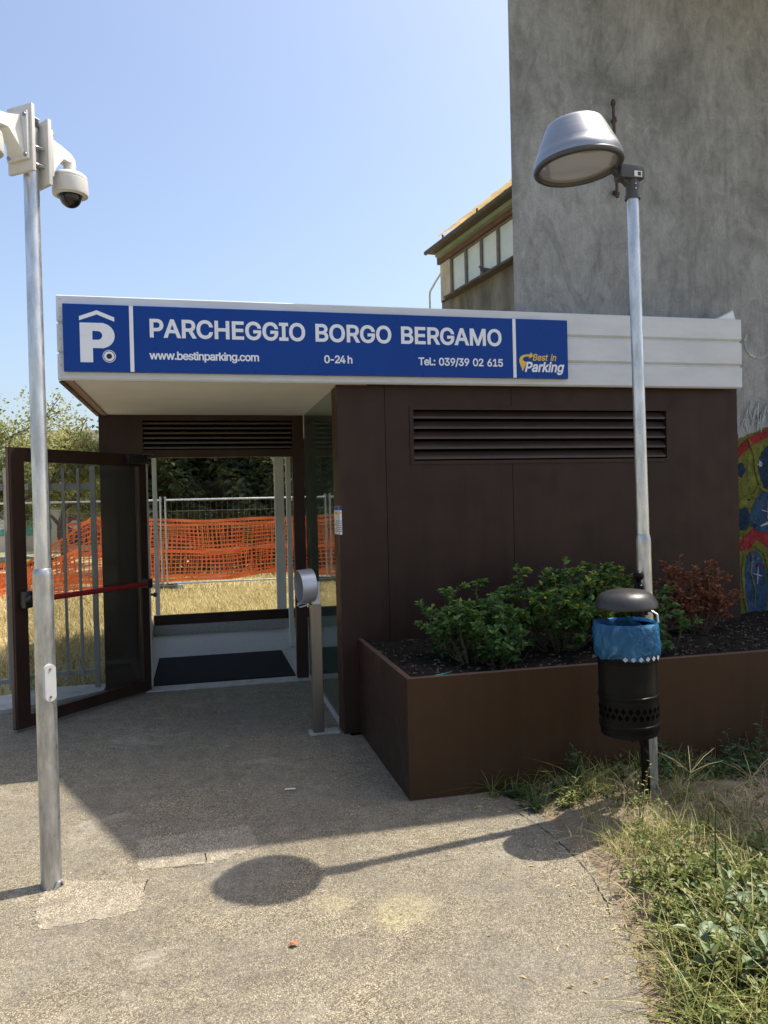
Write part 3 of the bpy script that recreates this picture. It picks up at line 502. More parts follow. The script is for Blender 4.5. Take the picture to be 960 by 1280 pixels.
# letter outlines: advance, then contours of (left handle, point, right handle)
json_glyphs = {"P":[445,[[[82,0,60,0,60,170],[60,339,60,509,118,509],[177,509,235,509,274,509],[307,502,332,487,358,473],[377,454,390,430,402,405],[409,378,409,348,409,317],[402,290,390,265,377,241],[358,222,332,207,307,193],[274,186,235,186,193,186],[151,186,109,186,109,205],[109,224,109,242,150,242],[191,242,233,242,259,242],[281,247,297,256,313,265],[325,278,333,294,341,310],[344,328,344,348,344,368],[341,386,333,402,325,417],[313,430,297,439,280,448],[259,452,232,452,196,452],[160,452,125,452,125,301],[125,151,125,0,103,0]]]],"A":[480,[[[39,0,16,0,78,170],[140,339,201,509,226,509],[251,509,276,509,338,339],[401,170,463,0,440,0],[418,0,395,0,359,101],[323,202,287,302,281,321],[273,344,264,372,255,400],[245,435,232,478,236,478],[241,478,245,478,233,435],[222,399,213,371,204,343],[196,320,191,302,155,202],[120,101,85,0,62,0]],[[197,142,110,142,110,161],[110,180,110,199,197,199],[283,199,370,199,370,180],[370,161,370,142,283,142]]]],"R":[449,[[[82,0,60,0,60,170],[60,339,60,509,119,509],[177,509,236,509,275,509],[307,502,333,489,359,475],[378,457,390,433,403,410],[409,382,409,352,409,321],[403,295,390,271,378,248],[359,230,333,217,307,204],[275,198,236,198,189,198],[143,198,96,198,96,217],[96,236,96,255,142,255],[188,255,234,255,260,255],[281,259,298,267,314,275],[326,286,334,300,341,315],[345,332,345,352,345,372],[341,390,334,405,326,420],[314,431,298,440,281,448],[259,452,233,452,197,452],[161,452,125,452,125,301],[125,151,125,0,103,0]],[[378,0,353,0,312,76],[271,153,230,229,254,229],[279,229,303,229,344,153],[386,76,428,0,403,0]]]],"C":[510,[[[293,-7,267,-7,223,-7],[184,4,150,25,116,46],[89,76,70,115,50,154],[40,201,40,254,40,308],[50,354,70,393,89,432],[116,462,150,484,184,505],[223,516,267,516,293,516],[317,512,340,504,363,497],[384,486,402,471,420,457],[436,439,448,418,460,398],[468,374,473,348,451,348],[430,348,408,348,404,366],[398,381,389,395,381,408],[370,419,357,428,345,438],[331,444,315,449,300,454],[284,456,267,456,236,456],[208,448,184,432,159,417],[139,394,125,364,111,334],[103,297,103,254,103,211],[111,175,125,145,140,115],[159,92,184,76,209,61],[236,53,267,53,284,53],[300,55,315,60,331,65],[345,71,357,81,370,90],[381,101,389,114,398,128],[404,143,408,160,430,160],[451,160,473,160,469,135],[460,111,448,91,436,70],[421,52,402,38,384,23],[363,12,341,5,318,-3]]]],"H":[517,[[[82,0,60,0,60,170],[60,339,60,509,82,509],[103,509,125,509,125,435],[125,362,125,289,214,289],[303,289,392,289,392,362],[392,435,392,509,414,509],[435,509,457,509,457,339],[457,170,457,0,435,0],[414,0,392,0,392,77],[392,155,392,232,303,232],[214,232,125,232,125,155],[125,77,125,0,103,0]]]],"E":[419,[[[165,0,60,0,60,170],[60,339,60,509,164,509],[268,509,372,509,372,490],[372,471,372,452,290,452],[207,452,125,452,125,396],[125,341,125,286,202,286],[278,286,355,286,355,267],[355,248,355,229,278,229],[202,229,125,229,125,172],[125,114,125,57,208,57],[292,57,375,57,375,38],[375,19,375,0,270,0]]]],"G":[520,[[[309,-7,269,-7,223,-7],[184,4,149,25,115,46],[88,77,69,116,50,155],[40,201,40,254,40,308],[50,354,69,393,88,432],[115,462,149,484,183,505],[221,516,265,516,292,516],[317,512,340,504,364,496],[385,484,403,469,422,454],[437,437,449,416,461,396],[470,373,474,349,452,349],[430,349,408,349,403,365],[396,380,387,393,379,406],[368,417,356,427,344,436],[330,444,315,448,300,453],[283,456,265,456,235,456],[208,448,183,432,159,417],[139,394,125,364,111,334],[103,297,103,254,103,211],[111,175,125,145,140,115],[159,92,184,76,209,61],[237,53,269,53,297,53],[323,59,345,71,367,83],[384,101,396,123,409,146],[415,172,415,202,421,201],[428,200,434,199,384,199],[333,199,283,199,283,218],[283,237,283,256,348,256],[413,256,478,256,478,237],[478,219,478,200,478,158],[469,122,451,91,433,60],[408,36,377,19,345,2]]]],"I":[300,[[[111,0,31,0,31,19],[31,38,31,57,60,57],[89,57,118,57,118,189],[118,320,118,452,89,452],[60,452,31,452,31,471],[31,490,31,509,111,509],[190,509,269,509,269,490],[269,471,269,452,240,452],[212,452,183,452,183,320],[183,189,183,57,212,57],[240,57,269,57,269,38],[269,19,269,0,190,0]]]],"O":[533,[[[311,-7,267,-7,223,-7],[184,4,150,25,116,46],[90,76,70,115,50,154],[40,201,40,254,40,308],[50,354,70,393,90,432],[116,462,150,484,184,505],[223,516,267,516,311,516],[350,505,384,484,418,462],[444,432,464,393,483,354],[493,308,493,254,493,201],[483,154,464,115,444,76],[418,46,384,25,350,4]],[[236,53,267,53,297,53],[325,61,349,76,374,91],[394,114,408,144,423,174],[430,211,430,254,430,298],[423,335,408,365,394,395],[374,417,349,433,325,448],[297,456,267,456,236,456],[209,448,184,433,159,417],[140,394,125,364,111,334],[103,297,103,254,103,211],[111,174,125,144,140,114],[159,92,184,76,209,61]]]],"B":[456,[[[122,0,60,0,60,170],[60,339,60,509,120,509],[181,509,241,509,276,509],[306,503,329,491,352,479],[369,462,381,442,392,422],[398,399,398,374,398,352],[394,334,387,320,379,306],[369,294,356,286,344,277],[330,271,315,267,315,265],[315,264,315,262,331,261],[347,255,363,245,379,235],[392,221,402,203,413,185],[418,163,418,136,418,111],[412,87,400,67,388,46],[370,30,344,18,319,6],[287,0,247,0,184,0]],[[125,115,125,57,165,57],[205,57,245,57,284,57],[313,65,330,80,347,95],[355,114,355,137,355,154],[351,170,342,184,334,198],[321,209,306,218,290,227],[271,231,248,231,207,231],[166,231,125,231,125,173]],[[125,341,125,285,162,285],[200,285,238,285,257,285],[273,289,288,296,303,303],[315,313,323,326,332,339],[336,355,336,372,336,395],[328,414,313,429,297,444],[273,452,240,452,202,452],[163,452,125,452,125,396]]]],"M":[628,[[[81,0,60,0,60,170],[60,339,60,509,91,509],[121,509,152,509,193,402],[235,294,277,187,280,180],[284,170,287,159,291,148],[295,136,299,123,303,110],[307,97,311,84,315,71],[319,59,322,49,317,49],[312,49,307,49,310,59],[314,70,318,83,322,95],[326,108,330,121,334,134],[338,147,342,158,346,170],[349,179,352,187,394,294],[435,402,476,509,507,509],[537,509,568,509,568,339],[568,170,568,0,547,0],[525,0,504,0,504,97],[504,194,504,291,504,302],[504,314,504,327,505,340],[505,354,505,369,505,383],[506,398,506,413,506,428],[507,443,507,457,509,457],[511,457,513,457,508,441],[503,426,498,409,492,393],[487,378,482,363,477,348],[472,334,467,322,463,309],[459,299,456,291,418,194],[380,97,342,0,323,0],[305,0,286,0,248,97],[209,194,170,291,167,299],[163,309,159,321,155,333],[150,346,145,361,140,376],[135,391,129,408,124,424],[118,441,112,457,114,457],[117,457,119,457,119,444],[120,431,120,416,120,401],[121,387,121,372,121,357],[121,342,122,328,122,315],[122,302,122,291,122,194],[122,97,122,0,101,0]]]],"w":[567,[[[158,0,138,0,99,126],[61,253,23,379,44,379],[66,379,87,379,103,324],[118,269,133,214,140,191],[147,165,154,137,161,108],[168,76,175,41,172,41],[168,41,165,41,172,75],[179,106,186,135,193,163],[199,190,206,214,221,269],[237,324,252,379,273,379],[295,379,316,379,332,324],[347,269,362,214,368,190],[375,164,382,136,388,107],[395,76,402,41,399,41],[395,41,391,41,399,75],[406,107,413,135,420,164],[427,190,434,214,449,269],[465,324,480,379,502,379],[523,379,545,379,506,253],[468,126,429,0,409,0],[389,0,368,0,352,57],[335,114,319,172,314,189],[309,207,305,225,300,243],[295,261,291,280,286,299],[281,318,277,338,281,338],[286,338,291,338,286,319],[281,299,277,280,272,261],[267,243,263,225,258,206],[253,189,248,172,231,114],[215,57,199,0,178,0]]]],".":[188,[[[108,-4,95,-4,83,-4],[72,0,63,9,54,18],[50,28,50,41,50,54],[54,65,63,73,72,82],[83,87,95,87,108,87],[119,82,128,73,137,65],[141,54,141,41,141,28],[137,18,128,9,119,0]]]],"b":[424,[[[261,-8,229,-8,206,-8],[187,-4,172,4,158,12],[146,21,138,31,129,42],[123,51,118,59,116,59],[114,59,112,59,112,39],[112,20,112,0,92,0],[72,0,53,0,53,170],[53,339,53,509,73,509],[93,509,114,509,114,446],[114,382,114,319,115,319],[117,319,118,319,123,327],[129,336,137,346,145,356],[157,365,171,373,186,381],[205,384,229,384,261,384],[289,376,313,361,337,345],[356,322,370,293,383,263],[390,229,390,189,390,149],[383,114,370,84,356,55],[337,32,313,16,289,0]],[[197,47,220,47,244,47],[263,53,279,66,295,78],[308,95,316,117,324,138],[328,162,328,189,328,216],[324,240,316,261,308,282],[296,299,280,311,264,324],[244,330,220,330,197,330],[177,324,161,312,145,300],[133,284,125,263,117,242],[113,217,113,189,113,161],[117,136,125,115,133,94],[146,77,162,65,178,53]]]],"e":[404,[[[238,-8,212,-8,175,-8],[143,0,117,16,90,33],[70,56,56,85,41,114],[34,148,34,187,34,226],[41,260,55,290,69,319],[89,343,115,359,141,376],[171,384,205,384,226,384],[246,381,266,374,285,367],[303,356,319,341,335,326],[348,306,357,282,366,258],[371,228,371,194,371,186],[371,178,371,169,272,169],[174,169,75,169,75,187],[75,204,75,221,163,221],[250,221,338,221,329,215],[319,208,310,202,310,227],[306,249,298,269,290,288],[278,303,263,314,247,325],[228,330,205,330,182,330],[163,325,146,313,130,302],[118,288,109,270,100,251],[96,232,96,211,96,200],[96,189,96,178,96,150],[101,126,110,106,120,87],[134,72,151,61,168,51],[189,46,212,46,228,46],[241,48,254,53,266,57],[277,64,285,73,294,82],[301,93,306,105,325,101],[345,96,365,91,359,71],[349,54,335,39,321,24],[303,13,283,4,262,-4]]]],"s":[365,[[[211,-8,182,-8,156,-8],[133,-4,112,3,92,11],[75,23,62,38,49,53],[40,72,36,94,55,98],[74,102,94,107,99,86],[109,70,124,60,139,50],[158,45,181,45,208,45],[229,51,244,62,260,74],[268,87,268,103,268,116],[263,127,254,136,245,144],[231,151,212,155,191,160],[170,165,149,170,115,178],[89,191,72,208,55,225],[47,247,47,274,47,296],[53,315,65,332,77,348],[94,361,115,370,136,380],[160,384,187,384,213,384],[235,380,254,372,272,365],[287,353,299,339,310,325],[319,309,324,290,305,286],[287,281,268,277,263,292],[255,304,243,316,230,327],[212,333,187,333,165,333],[146,327,131,317,116,306],[109,293,109,277,109,263],[114,252,124,243,134,235],[150,228,172,223,191,218],[210,214,229,209,264,201],[290,188,306,171,323,154],[331,133,331,107,331,84],[325,64,312,47,300,30],[282,16,260,6,237,-3]]]],"t":[227,[[[138,379,204,379,204,362],[204,344,204,327,138,327],[72,327,6,327,6,344],[6,362,6,379,72,379]],[[65,345,65,471,85,471],[106,471,126,471,126,347],[126,222,126,98,126,81],[129,69,136,61,143,54],[154,50,170,50,174,50],[179,50,185,51,191,52],[197,53,202,54,206,36],[209,19,213,2,207,0],[200,-2,192,-3,184,-4],[176,-4,168,-4,136,-4],[110,4,92,21,74,38],[65,62,65,93,65,219]]]],"i":[167,[[[73,0,53,0,53,126],[53,253,53,379,73,379],[93,379,114,379,114,253],[114,126,114,0,93,0]],[[95,443,84,443,72,443],[62,447,54,455,45,462],[41,472,41,483,41,494],[45,504,54,512,62,520],[72,524,84,524,95,524],[106,520,114,512,122,504],[126,494,126,483,126,472],[122,462,114,455,106,447]]]],"n":[410,[[[114,249,114,227,114,151],[114,76,114,0,93,0],[73,0,53,0,53,126],[53,253,53,379,72,379],[92,379,112,379,112,349],[112,318,112,287,109,287],[106,287,102,287,114,322],[131,347,152,362,174,377],[199,384,227,384,253,384],[276,379,295,369,314,358],[330,342,341,321,352,299],[357,273,357,240,357,160],[357,80,357,0,337,0],[316,0,296,0,296,78],[296,157,296,235,296,265],[288,288,273,304,258,321],[237,329,210,329,192,329],[175,325,161,317,146,309],[135,298,126,283,118,267]]]],"p":[424,[[[73,-143,53,-143,53,31],[53,205,53,379,72,379],[92,379,112,379,112,359],[112,339,112,319,114,319],[116,319,118,319,123,327],[129,336,137,346,145,356],[157,365,171,373,186,381],[205,384,229,384,261,384],[289,376,313,361,337,345],[356,322,370,293,383,263],[390,229,390,189,390,149],[383,114,370,84,356,55],[337,32,313,16,289,0],[261,-8,229,-8,206,-8],[187,-4,173,4,158,12],[146,21,138,31,130,42],[123,51,118,59,117,59],[115,59,114,59,114,-8],[114,-76,114,-143,93,-143]],[[197,47,220,47,244,47],[263,53,279,66,295,78],[308,95,316,117,324,138],[328,162,328,189,328,216],[324,240,316,261,308,282],[296,299,280,311,264,324],[244,330,220,330,197,330],[177,324,161,312,145,300],[133,284,125,263,117,242],[113,217,113,189,113,161],[117,136,125,115,133,94],[146,77,162,65,178,53]]]],"a":[389,[[[182,-9,160,-9,136,-9],[114,-4,94,5,75,14],[59,27,48,45,36,62],[30,83,30,108,30,130],[35,147,43,161,52,175],[63,185,78,193,92,201],[108,207,125,211,143,215],[160,218,178,220,201,223],[219,225,234,227,248,228],[258,231,265,235,272,239],[276,245,276,255,276,255],[276,256,276,257,276,272],[273,286,267,297,261,308],[252,316,240,322,228,328],[213,331,196,331,178,331],[162,328,149,322,136,317],[126,309,118,301,110,292],[104,283,100,274,80,280],[61,285,41,291,50,314],[62,332,79,346,95,360],[113,369,133,375,153,381],[173,384,194,384,208,384],[223,383,239,379,255,376],[271,370,286,360,301,351],[313,338,322,320,332,303],[337,280,337,251,337,168],[337,84,337,0,317,0],[297,0,277,0,277,17],[277,35,277,52,275,52],[274,52,272,52,268,43],[261,34,252,25,243,15],[230,7,215,1,200,-5]],[[155,45,170,45,193,45],[212,50,228,59,243,68],[255,79,263,93,271,107],[276,122,276,138,276,155],[276,173,276,190,273,187],[268,184,259,182,251,180],[242,178,231,176,221,174],[210,172,200,171,190,170],[182,169,175,168,161,166],[147,163,134,159,121,154],[111,148,103,139,96,131],[92,119,92,105,92,92],[95,81,102,72,109,63],[118,57,130,52,142,48]]]],"r":[259,[[[73,0,53,0,53,126],[53,253,53,379,72,379],[92,379,112,379,112,360],[112,340,112,321,113,321],[114,321,115,321,122,340],[135,355,152,367,170,379],[190,385,213,385,218,385],[223,385,229,384,235,384],[240,384,243,384,243,363],[243,343,243,322,242,323],[237,323,230,324,223,325],[215,326,207,326,189,326],[173,322,159,315,145,307],[134,297,126,284,118,270],[114,255,114,237,114,158],[114,79,114,0,93,0]]]],"k":[381,[[[132,158,110,137,110,162],[110,187,110,212,113,212],[117,212,121,212,175,268],[230,323,284,379,310,379],[335,379,360,379,301,319],[243,259,184,199,182,199],[179,199,177,199,155,178]],[[73,0,53,0,53,170],[53,339,53,509,73,509],[93,509,114,509,114,339],[114,170,114,0,93,0]],[[320,0,294,0,245,62],[197,124,148,186,162,200],[177,214,191,229,252,152],[312,76,372,0,346,0]]]],"g":[425,[[[238,-151,207,-151,179,-151],[155,-147,134,-140,113,-132],[96,-123,82,-110,69,-98],[58,-84,51,-69,67,-60],[84,-50,101,-41,107,-49],[113,-57,122,-66,130,-75],[141,-82,154,-88,168,-94],[186,-97,207,-97,238,-97],[263,-90,282,-75,302,-60],[311,-37,311,-6,311,19],[311,44,311,68,310,68],[308,68,306,68,301,60],[295,51,287,41,278,32],[267,23,252,16,238,8],[219,5,195,5,164,5],[137,12,113,27,88,41],[69,62,55,90,41,118],[34,152,34,191,34,230],[41,264,55,293,69,322],[88,345,112,361,137,376],[165,384,196,384,220,384],[239,381,253,373,268,365],[280,356,288,346,297,336],[303,327,308,319,309,319],[311,319,313,319,313,339],[313,359,313,379,333,379],[353,379,372,379,372,250],[372,121,372,-9,372,-42],[365,-69,350,-90,335,-111],[316,-126,291,-136,266,-146]],[[181,59,205,59,228,59],[248,64,264,75,280,86],[292,101,300,121,308,141],[312,165,312,193,312,220],[308,243,300,264,292,284],[280,301,264,312,248,324],[228,330,205,330,181,330],[161,324,145,312,129,299],[117,283,109,262,100,242],[96,219,96,193,96,166],[100,143,109,123,117,103],[129,87,145,76,162,65]]]],"c":[396,[[[226,-8,207,-8,173,-8],[143,0,117,16,91,33],[71,56,56,85,41,114],[34,149,34,187,34,227],[41,262,56,291,71,321],[91,343,117,360,143,376],[173,384,207,384,226,384],[243,382,260,377,276,372],[292,365,305,356,319,347],[330,335,340,322,350,309],[357,294,362,277,342,272],[322,267,303,262,300,272],[296,281,290,289,285,297],[278,305,270,311,262,317],[253,322,242,325,232,328],[220,330,207,330,182,330],[161,323,145,310,129,297],[116,280,108,258,100,237],[96,213,96,187,96,162],[100,139,108,117,116,96],[129,79,145,66,161,53],[182,46,207,46,220,46],[232,48,243,52,253,55],[263,60,271,66,279,72],[286,80,292,89,297,97],[301,107,304,117,324,112],[343,107,363,102,358,85],[351,70,341,56,332,43],[320,31,306,21,293,12],[277,4,261,-1,244,-6]]]],"o":[415,[[[242,-8,207,-8,173,-8],[143,0,117,16,91,33],[71,56,56,85,41,114],[34,149,34,187,34,227],[41,262,56,291,71,321],[91,343,117,360,143,376],[173,384,207,384,242,384],[273,376,299,360,325,343],[345,321,359,291,374,262],[381,227,381,187,381,149],[374,114,359,85,345,56],[325,33,299,16,273,0]],[[182,46,207,46,233,46],[254,53,270,66,287,79],[299,96,307,117,315,139],[319,162,319,187,319,213],[315,236,307,258,299,280],[287,297,270,310,254,323],[233,330,207,330,182,330],[161,323,145,310,129,297],[116,280,108,258,100,237],[96,213,96,187,96,162],[100,139,108,117,116,96],[129,79,145,66,161,53]]]],"m":[610,[[[73,0,53,0,53,126],[53,253,53,379,72,379],[92,379,112,379,112,351],[112,323,112,295,111,295],[109,295,108,295,113,316],[121,332,132,346,144,359],[157,369,172,376,187,383],[203,386,219,386,247,386],[270,378,287,361,305,344],[316,322,321,295,318,295],[315,295,312,295,317,313],[325,329,337,343,349,357],[364,367,381,375,398,382],[416,386,437,386,459,386],[479,381,497,372,515,362],[530,348,541,328,551,309],[557,285,557,255,557,170],[557,85,557,0,536,0],[516,0,496,0,496,85],[496,169,496,254,496,281],[488,301,473,313,457,325],[439,330,419,330,402,330],[387,327,374,320,362,313],[352,303,345,290,339,278],[335,263,335,247,335,165],[335,82,335,0,315,0],[295,0,274,0,274,87],[274,173,274,260,274,281],[267,298,253,311,239,324],[221,330,199,330,185,330],[171,327,158,320,144,313],[134,303,126,289,118,276],[114,258,114,238,114,159],[114,79,114,0,93,0]]]],"0":[453,[[[264,-7,227,-7,189,-7],[157,3,130,24,103,45],[83,74,69,113,55,152],[48,199,48,254,48,309],[55,356,69,395,83,434],[104,464,130,484,157,505],[189,516,227,516,264,516],[296,505,323,484,350,464],[370,434,384,395,398,356],[405,309,405,254,405,199],[398,152,384,113,370,74],[350,45,323,24,297,3]],[[202,50,227,50,252,50],[273,58,290,74,308,90],[321,113,330,144,339,174],[344,211,344,254,344,297],[339,334,330,365,321,395],[308,419,290,435,273,451],[252,460,227,460,202,460],[180,451,163,435,146,419],[132,395,123,365,114,334],[109,297,109,254,109,211],[114,174,123,144,132,113],[146,90,163,74,180,58]]]],"-":[453,[[[263,244,337,244,337,226],[337,207,337,188,263,188],[188,188,114,188,114,207],[114,226,114,244,188,244]]]],"2":[453,[[[172,0,64,0,64,16],[64,32,64,47,121,108],[177,168,234,229,254,249],[270,267,282,282,295,298],[304,313,311,327,317,341],[320,356,320,371,320,390],[316,405,308,419,299,432],[288,442,273,449,259,456],[242,460,224,460,204,460],[187,456,172,447,158,439],[147,428,139,413,131,399],[127,382,127,362,107,362],[86,362,66,362,66,392],[72,419,86,442,100,465],[119,483,143,496,167,509],[194,516,225,516,255,516],[282,509,306,497,329,484],[348,467,361,445,374,424],[381,399,381,372,381,354],[378,335,371,318,364,300],[353,280,336,259,319,237],[296,211,267,180,229,140],[191,100,153,60,153,59],[153,58,153,57,231,57],[310,57,389,57,389,38],[389,19,389,0,281,0]]]],"4":[453,[[[164,105,40,105,40,123],[40,141,40,158,109,275],[178,392,247,509,268,509],[289,509,311,509,243,394],[176,280,109,166,109,165],[109,164,109,163,210,163],[312,163,413,163,413,144],[413,125,413,105,289,105]],[[302,0,282,0,282,40],[282,81,282,121,282,130],[282,138,282,146,282,203],[282,260,282,318,302,318],[322,318,343,318,343,212],[343,106,343,0,322,0]]]],"h":[410,[[[114,249,114,227,114,151],[114,76,114,0,93,0],[73,0,53,0,53,170],[53,339,53,509,73,509],[93,509,114,509,114,435],[114,361,114,287,110,287],[106,287,102,287,114,322],[131,347,152,362,174,377],[199,384,227,384,253,384],[276,379,295,369,315,358],[330,342,341,321,352,299],[357,273,357,240,357,160],[357,80,357,0,337,0],[316,0,296,0,296,78],[296,157,296,235,296,265],[288,288,273,304,258,321],[237,329,210,329,192,329],[175,325,161,317,146,309],[135,298,126,283,118,267]]]],"T":[449,[[[85,452,32,452,32,471],[32,490,32,509,160,509],[288,509,417,509,417,490],[417,471,417,452,363,452],[310,452,257,452,257,301],[257,151,257,0,235,0],[214,0,193,0,193,151],[193,301,193,452,139,452]]]],"l":[189,[[[147,-2,139,-2,110,-2],[88,5,74,20,60,35],[53,57,53,84,53,226],[53,367,53,509,73,509],[93,509,114,509,114,372],[114,235,114,99,114,81],[116,69,120,62,125,55],[133,52,146,52,152,52],[157,52,160,53,164,53],[167,54,170,54,173,37],[177,20,181,3,175,1],[169,0,162,-1,154,-2]]]],":":[188,[[[108,-4,95,-4,83,-4],[72,0,63,9,54,18],[50,28,50,41,50,54],[54,65,63,73,72,82],[83,87,95,87,108,87],[119,82,128,73,137,65],[141,54,141,41,141,28],[137,18,128,9,119,0]],[[108,271,95,271,83,271],[72,275,63,284,54,293],[50,304,50,316,50,329],[54,340,63,349,72,357],[83,362,95,362,108,362],[119,357,128,349,137,340],[141,329,141,316,141,304],[137,293,128,284,119,275]]]],"3":[453,[[[252,-7,218,-7,187,-7],[158,-1,133,10,107,21],[86,37,70,57,54,78],[46,103,44,132,66,132],[87,132,109,132,111,114],[117,99,126,87,136,75],[149,65,165,59,181,53],[199,50,219,50,239,50],[258,53,275,61,292,68],[305,79,315,93,324,107],[329,124,329,145,329,163],[325,181,316,196,307,212],[293,224,275,234,256,243],[231,248,201,248,186,248],[172,248,157,248,157,265],[157,282,157,299,200,349],[244,399,288,448,288,450],[288,451,288,452,215,452],[142,452,70,452,70,471],[70,490,70,509,171,509],[272,509,372,509,372,493],[372,477,372,461,319,400],[265,339,211,278,211,282],[211,285,211,289,249,293],[281,288,308,276,335,263],[356,246,371,222,386,199],[393,173,393,145,393,115],[385,89,370,66,355,43],[335,25,309,12,282,0]]]],"9":[453,[[[195,516,226,516,258,516],[286,508,310,494,335,480],[354,460,368,434,382,409],[389,380,389,347,389,323],[383,297,373,270,362,243],[343,209,315,168,277,112],[239,56,200,0,177,0],[154,0,130,0,187,83],[244,165,301,248,303,248],[305,248,307,248,303,238],[296,229,287,221,279,213],[269,207,257,202,245,197],[232,195,218,195,187,195],[160,201,137,214,114,227],[96,245,83,269,70,292],[64,320,64,352,64,384],[71,412,85,436,99,461],[118,480,143,494,167,508]],[[246,460,226,460,207,460],[189,456,174,446,159,437],[147,424,138,407,130,391],[125,372,125,352,125,330],[130,312,138,295,147,279],[159,266,174,257,189,248],[207,243,226,243,246,243],[263,248,279,257,294,266],[306,279,314,295,323,311],[327,330,327,350,327,372],[323,391,314,407,306,424],[294,437,279,446,264,456]]]],"6":[453,[[[258,-7,226,-7,195,-7],[167,0,142,15,118,29],[98,49,84,74,71,100],[64,129,64,162,64,186],[69,212,80,239,91,266],[110,300,137,340,176,396],[214,453,252,509,276,509],[299,509,322,509,265,426],[208,344,151,261,149,261],[147,261,145,261,150,271],[157,280,165,288,174,296],[184,302,196,307,207,312],[221,314,235,314,266,314],[293,308,316,295,339,282],[357,263,370,240,382,216],[389,189,389,157,389,125],[382,97,368,73,354,48],[334,28,310,14,286,0]],[[207,48,226,48,246,48],[264,53,279,63,294,72],[306,85,314,101,323,118],[327,136,327,157,327,178],[323,197,314,213,306,230],[294,242,279,251,264,261],[246,265,226,265,207,265],[189,261,174,252,159,243],[147,230,138,214,129,198],[125,179,125,158,125,137],[129,118,138,102,147,85],[159,72,174,63,189,53]]]],"1":[453,[[[181,0,76,0,76,18],[76,36,76,55,181,55],[286,55,391,55,391,36],[391,18,391,0,286,0]],[[250,509,276,509,276,339],[276,170,276,0,255,0],[234,0,212,0,212,149],[212,299,212,448,211,448],[210,448,209,448,168,418],[127,388,86,358,86,381],[86,404,86,427,123,454],[161,481,198,509,224,509]]]],"5":[453,[[[254,-7,221,-7,191,-7],[164,-1,140,11,116,23],[97,39,83,60,69,81],[61,104,60,130,81,130],[101,130,122,130,124,115],[129,101,138,89,147,77],[159,67,173,60,188,53],[204,50,221,50,242,50],[260,55,276,64,292,74],[305,87,314,104,323,121],[328,141,328,162,328,184],[323,204,314,221,304,238],[291,252,275,262,258,272],[239,277,218,277,201,277],[184,274,167,268,151,263],[138,255,128,246,108,248],[88,250,67,253,77,338],[86,423,96,509,186,509],[276,509,366,509,366,490],[366,471,366,452,294,452],[222,452,151,452,145,402],[139,352,134,301,135,301],[135,301,136,301,147,311],[161,319,178,325,194,331],[211,334,229,334,253,334],[274,329,294,321,313,313],[331,301,345,285,359,270],[371,252,379,231,387,210],[391,188,391,163,391,130],[384,101,369,76,354,50],[334,30,309,15,283,1]]]],"/":[249,[[[216,533,235,533,180,330],[126,127,71,-76,52,-76],[33,-76,14,-76,69,127],[124,330,178,533,197,533]]]]," ":[188,[]]}
# ================================================================== SETTING
def sheet(name, pts, z, mat, kind='structure', skirt=0.0):
    b = MB(); n = len(pts)
    b.add([(x, y, z) for x, y in pts], [tuple(range(n))])
    if skirt: b.add([(x, y, z) for x, y in pts]+[(x, y, z-skirt) for x, y in pts], [(k, (k+1) % n, n+(k+1) % n, n+k) for k in range(n)])
    o = b.build(name, mat, smooth=False); o['kind'] = kind; return o

ground = sheet('ground', [(-900, -900), (900, -900), (900, 1500), (-900, 1500)], -0.16, 'field')

EDGE = [(1.60, 4.15), (1.66, 3.95), (1.70, 3.72), (1.715, 3.55), (1.70, 3.35), (1.685, 3.19), (1.65, 2.98), (1.60, 2.80), (1.54, 2.64), (1.48, 2.50), (1.43, 2.39), (1.38, 2.29), (1.34, 2.19), (1.30, 2.05), (1.24, 1.85), (1.15, 1.5), (1.0, 0.9), (0.9, 0.2), (0.9, -1.5)]
def rough_edge(pts, amp, sub=6):
    r = random.Random(3); o = []
    for a, b in zip(pts[:-1], pts[1:]):
        for k in range(sub):
            t = k/sub; o.append((a[0]+(b[0]-a[0])*t+r.uniform(-amp, amp), a[1]+(b[1]-a[1])*t+r.uniform(-amp, amp)))
    o.append(pts[-1]); return o
EDGE_R = rough_edge(EDGE, 0.007)
pav = sheet('pavement', EDGE_R+[(0.9, -14), (-16, -14), (-16, -2.6), (-1.62, 6.90), (-1.23, 7.10), (-0.88, 7.36), (-0.86, 7.40), (1.02, 7.40), (1.02, 5.45), (1.20, 5.45), (1.20, 4.2)], 0.0, 'asphalt', skirt=0.12)

# sandy planting strip at the right of the pavement, gently humped
def bed_z(x, y):
    d = max(0.0, x-1.45-0.14*max(0, min(1, (y-2.2)/1.4)))
    return -0.035+0.075*min(1, d/0.45)+0.018*math.sin(5.3*x+1.7*y)*min(1, d*3)+0.03*math.exp(-((x-2.05)**2+(y-3.85)**2)/0.18)
b = MB(); xs = np.linspace(0.7, 9.0, 120); ys = np.linspace(-6, 4.16, 130)
vv = [(x, y, bed_z(x, y)+rng.normal(0, 0.004)) for x in xs for y in ys]
b.add(vv, [(i*130+j, (i+1)*130+j, (i+1)*130+j+1, i*130+j+1) for i in range(119) for j in range(129)])
bed = b.build('soil_bed', 'bed'); bed['kind'] = 'structure'

